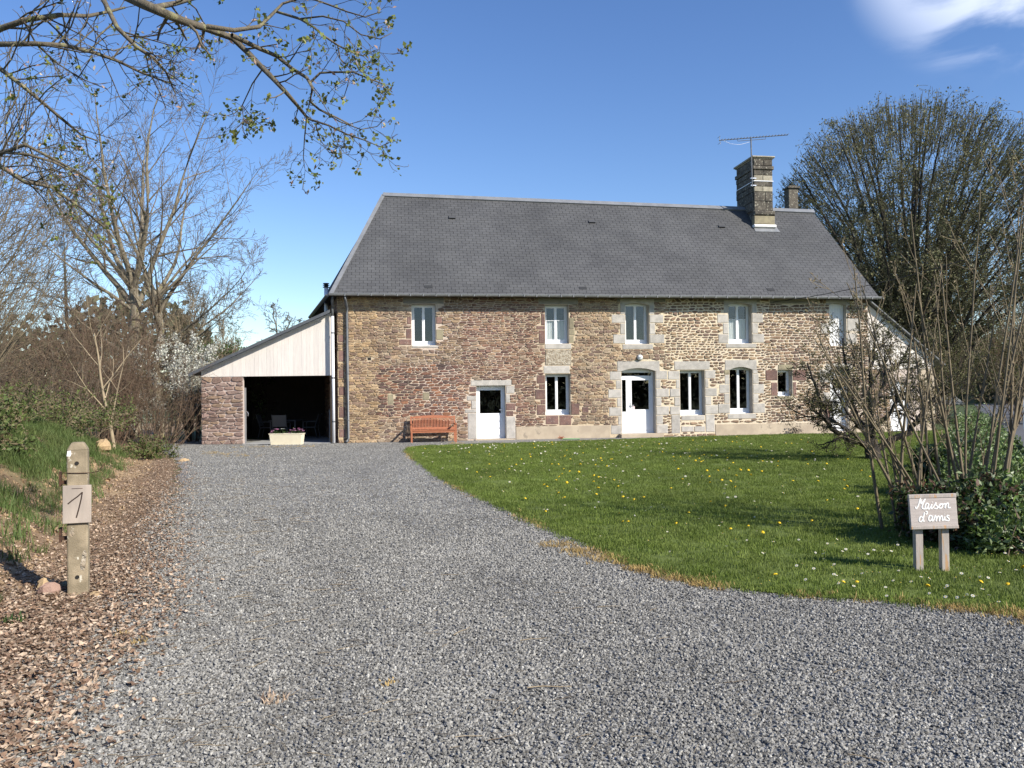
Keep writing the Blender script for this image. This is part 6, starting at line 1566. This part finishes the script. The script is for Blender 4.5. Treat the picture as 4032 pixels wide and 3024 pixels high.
def flower(me_, nm, x, y, s_, lab, cat, grp):
    o_ = bpy.data.objects.new(nm, me_); COL.objects.link(o_); o_.location = (x, y, .018); o_.scale = (s_,)*3
    o_.rotation_euler = (rk.gauss(.25,.25), rk.gauss(.25,.2), rk.uniform(0,6.28)); tag(o_, lab, cat, grp)
spots = [(3.73,6.68),(3.95,6.62),(3.25,6.55),(2.66,6.75),(2.78,6.72),(4.1,6.35),(4.32,7.0),(4.4,7.15),(2.2,6.95)]
for c_ in [(2.2,24.5,2.4,30),(.5,17.5,1.3,10),(4.2,19.5,1.6,14),(1.3,12.6,.9,9),(2.1,10.2,.8,8),(.2,21.5,2.2,22),(4.6,14.5,1.4,12),(3.2,12.2,1.0,7),(7.2,26,2.6,18),(3.4,15.6,1.4,12),(5.0,9.6,.7,5),(1.6,15.0,.8,8),(5.6,17.5,1.2,9)]:
    for k in range(c_[3]): spots.append((rk.gauss(c_[0],c_[2]), rk.gauss(c_[1],c_[2]*1.1)))
for x, y in spots:
    if in_lawn(x, y): flower(dm, 'dandelion', x, y, rk.uniform(.8,1.15)*(1.0 if y < 12 else 1.25), 'yellow dandelion flower in the lawn', 'flower', 'dandelions in the lawn')
ds = []
while len(ds) < 560:
    c_ = rk.choice([(-1.0,23.5,2.2),(2.5,26.5,2.6),(0.2,18,2.0),(1.5,11,1.2),(3.5,8.0,.9),(3.2,6.6,.7),(4.6,6.4,.8),(5,14,2.5),(3,20,3),(-1,26.3,1.6),(6,24,3)])
    x, y = rk.gauss(c_[0],c_[2]), rk.gauss(c_[1],c_[2])
    if in_lawn(x, y) and x < y*.63: ds.append((x, y))
ds.sort(key=lambda p_: p_[1])
for x, y in ds[:300]: flower(ym, 'daisy', x, y, rk.uniform(.8,1.2)*(1.0 if y < 12 else 1.5), 'small white daisy in the lawn', 'flower', 'daisies in the lawn')
o_ = bpy.data.objects.new('daisy_source', ym)
n = len(ds)-300; q = np.array(ds[300:])
scatter('far_daisies', np.concatenate([q, np.full((n,1),.02)],1), np.stack([rn.normal(.25,.25,n),rn.normal(.25,.2,n),rn.uniform(0,6.28,n)],1), rn.uniform(1.6,2.4,n), np.zeros(n,int), [o_], 'white daisies sprinkled over the far lawn', 'flowers')

# stones and weeds by the post
def rock(loc, s_, m, lab, seed):
    rk_ = random.Random(seed); mb = MB(); nv, nr = 9, 5; vs_ = []
    for i in range(nr):
        ph = math.pi*(i+.5)/nr-math.pi/2
        for j in range(nv): th = 2*math.pi*j/nv; k = rk_.uniform(.8,1.15); vs_.append((math.cos(ph)*math.cos(th)*s_[0]*k, math.cos(ph)*math.sin(th)*s_[1]*k, math.sin(ph)*s_[2]*k))
    fs = [(i*nv+j, i*nv+(j+1)%nv, (i+1)*nv+(j+1)%nv, (i+1)*nv+j) for i in range(nr-1) for j in range(nv)] + [tuple(range(nv-1,-1,-1)), tuple(range((nr-1)*nv, nr*nv))]
    o_ = mb.add(vs_, fs).build('rock', m); o_.location = (loc[0], loc[1], zg(loc[0],loc[1])+loc[2]); o_.rotation_euler = (0,0,rk_.uniform(0,3)); tag(o_, lab, 'rock', 'rocks by the gatepost'); return o_
MT['rockt'] = mat('tan_rock', (.46,.33,.18), (.37,.26,.15), scale=7, rough=.9, bump=.5, bscale=40)
MT['rockp'] = mat('pink_rock', (.33,.215,.165), (.27,.175,.14), scale=7, rough=.9, bump=.5, bscale=40)
MT['rockg'] = mat('mossy_rock', (.20,.19,.125), (.15,.14,.09), scale=7, rough=.9, bump=.5, bscale=40, c3=(.55,.52,.43), s3=12, t3=.6)
rock((-3.98,7.02,.035), (.10,.07,.065), MT['rockt'], 'tan rock lying left of the gatepost', 1)
rock((-3.84,6.84,.03), (.10,.07,.06), MT['rockp'], 'pink rock leaning on the gatepost foot', 2)
rock((-3.80,7.05,.02), (.07,.06,.05), MT['rockg'], 'grey stone behind the gatepost foot', 3)
rock((-4.55,6.98,.08), (.12,.10,.13), MT['rockg'], 'rounded boulder with white lichen on the bank', 4)
rock((-3.43,6.78,.01), (.06,.05,.03), MT['rockt'], 'flat tan stone right of the gatepost foot', 5)
rock((-8.6,21.6,.02), (.16,.10,.06), MT['rockt'], 'flat orange stone lying on the gravel edge', 6)
rock((-10.2,20.6,.15), (.25,.2,.18), MT['rockt'], 'earthy tan boulder in the bank below the sapling', 7)
def weed(x, y, h, n_, m, lab, seed, rad=.07, w=.006):
    o_ = tuft(seed, n_, rad, h, w, m, .8); o_.name = 'weed_tuft'; o_.location = (x, y, zg(x,y)+.004); tag(o_, lab, 'weed', 'weed tufts'); return o_
weed(-4.02,6.35,.11,40,MT['leafg'],'dark green weed tuft below the pink rock',901); weed(-3.62,6.0,.07,40,MT['leafg'],'leafy weed among the dead leaves',902)
weed(-2.68,5.62,.04,30,MT['drygrass'],'yellow grass tuft at the gravel edge',903); weed(-2.48,5.46,.03,34,MT['drygrass'],'flat yellow tuft next to the gravel edge',904)
weed(-2.45,4.72,.05,34,MT['dead'],'brown withered tuft in the gravel',905); weed(-1.28,4.38,.05,34,MT['dead'],'dead brown clump on the drive',906); weed(-.70,4.62,.025,18,MT['drygrass'],'tiny straw tuft in the middle of the drive',907)
weed(-4.35,5.45,.07,30,MT['rough'],'light green weed in the leaf litter',908)
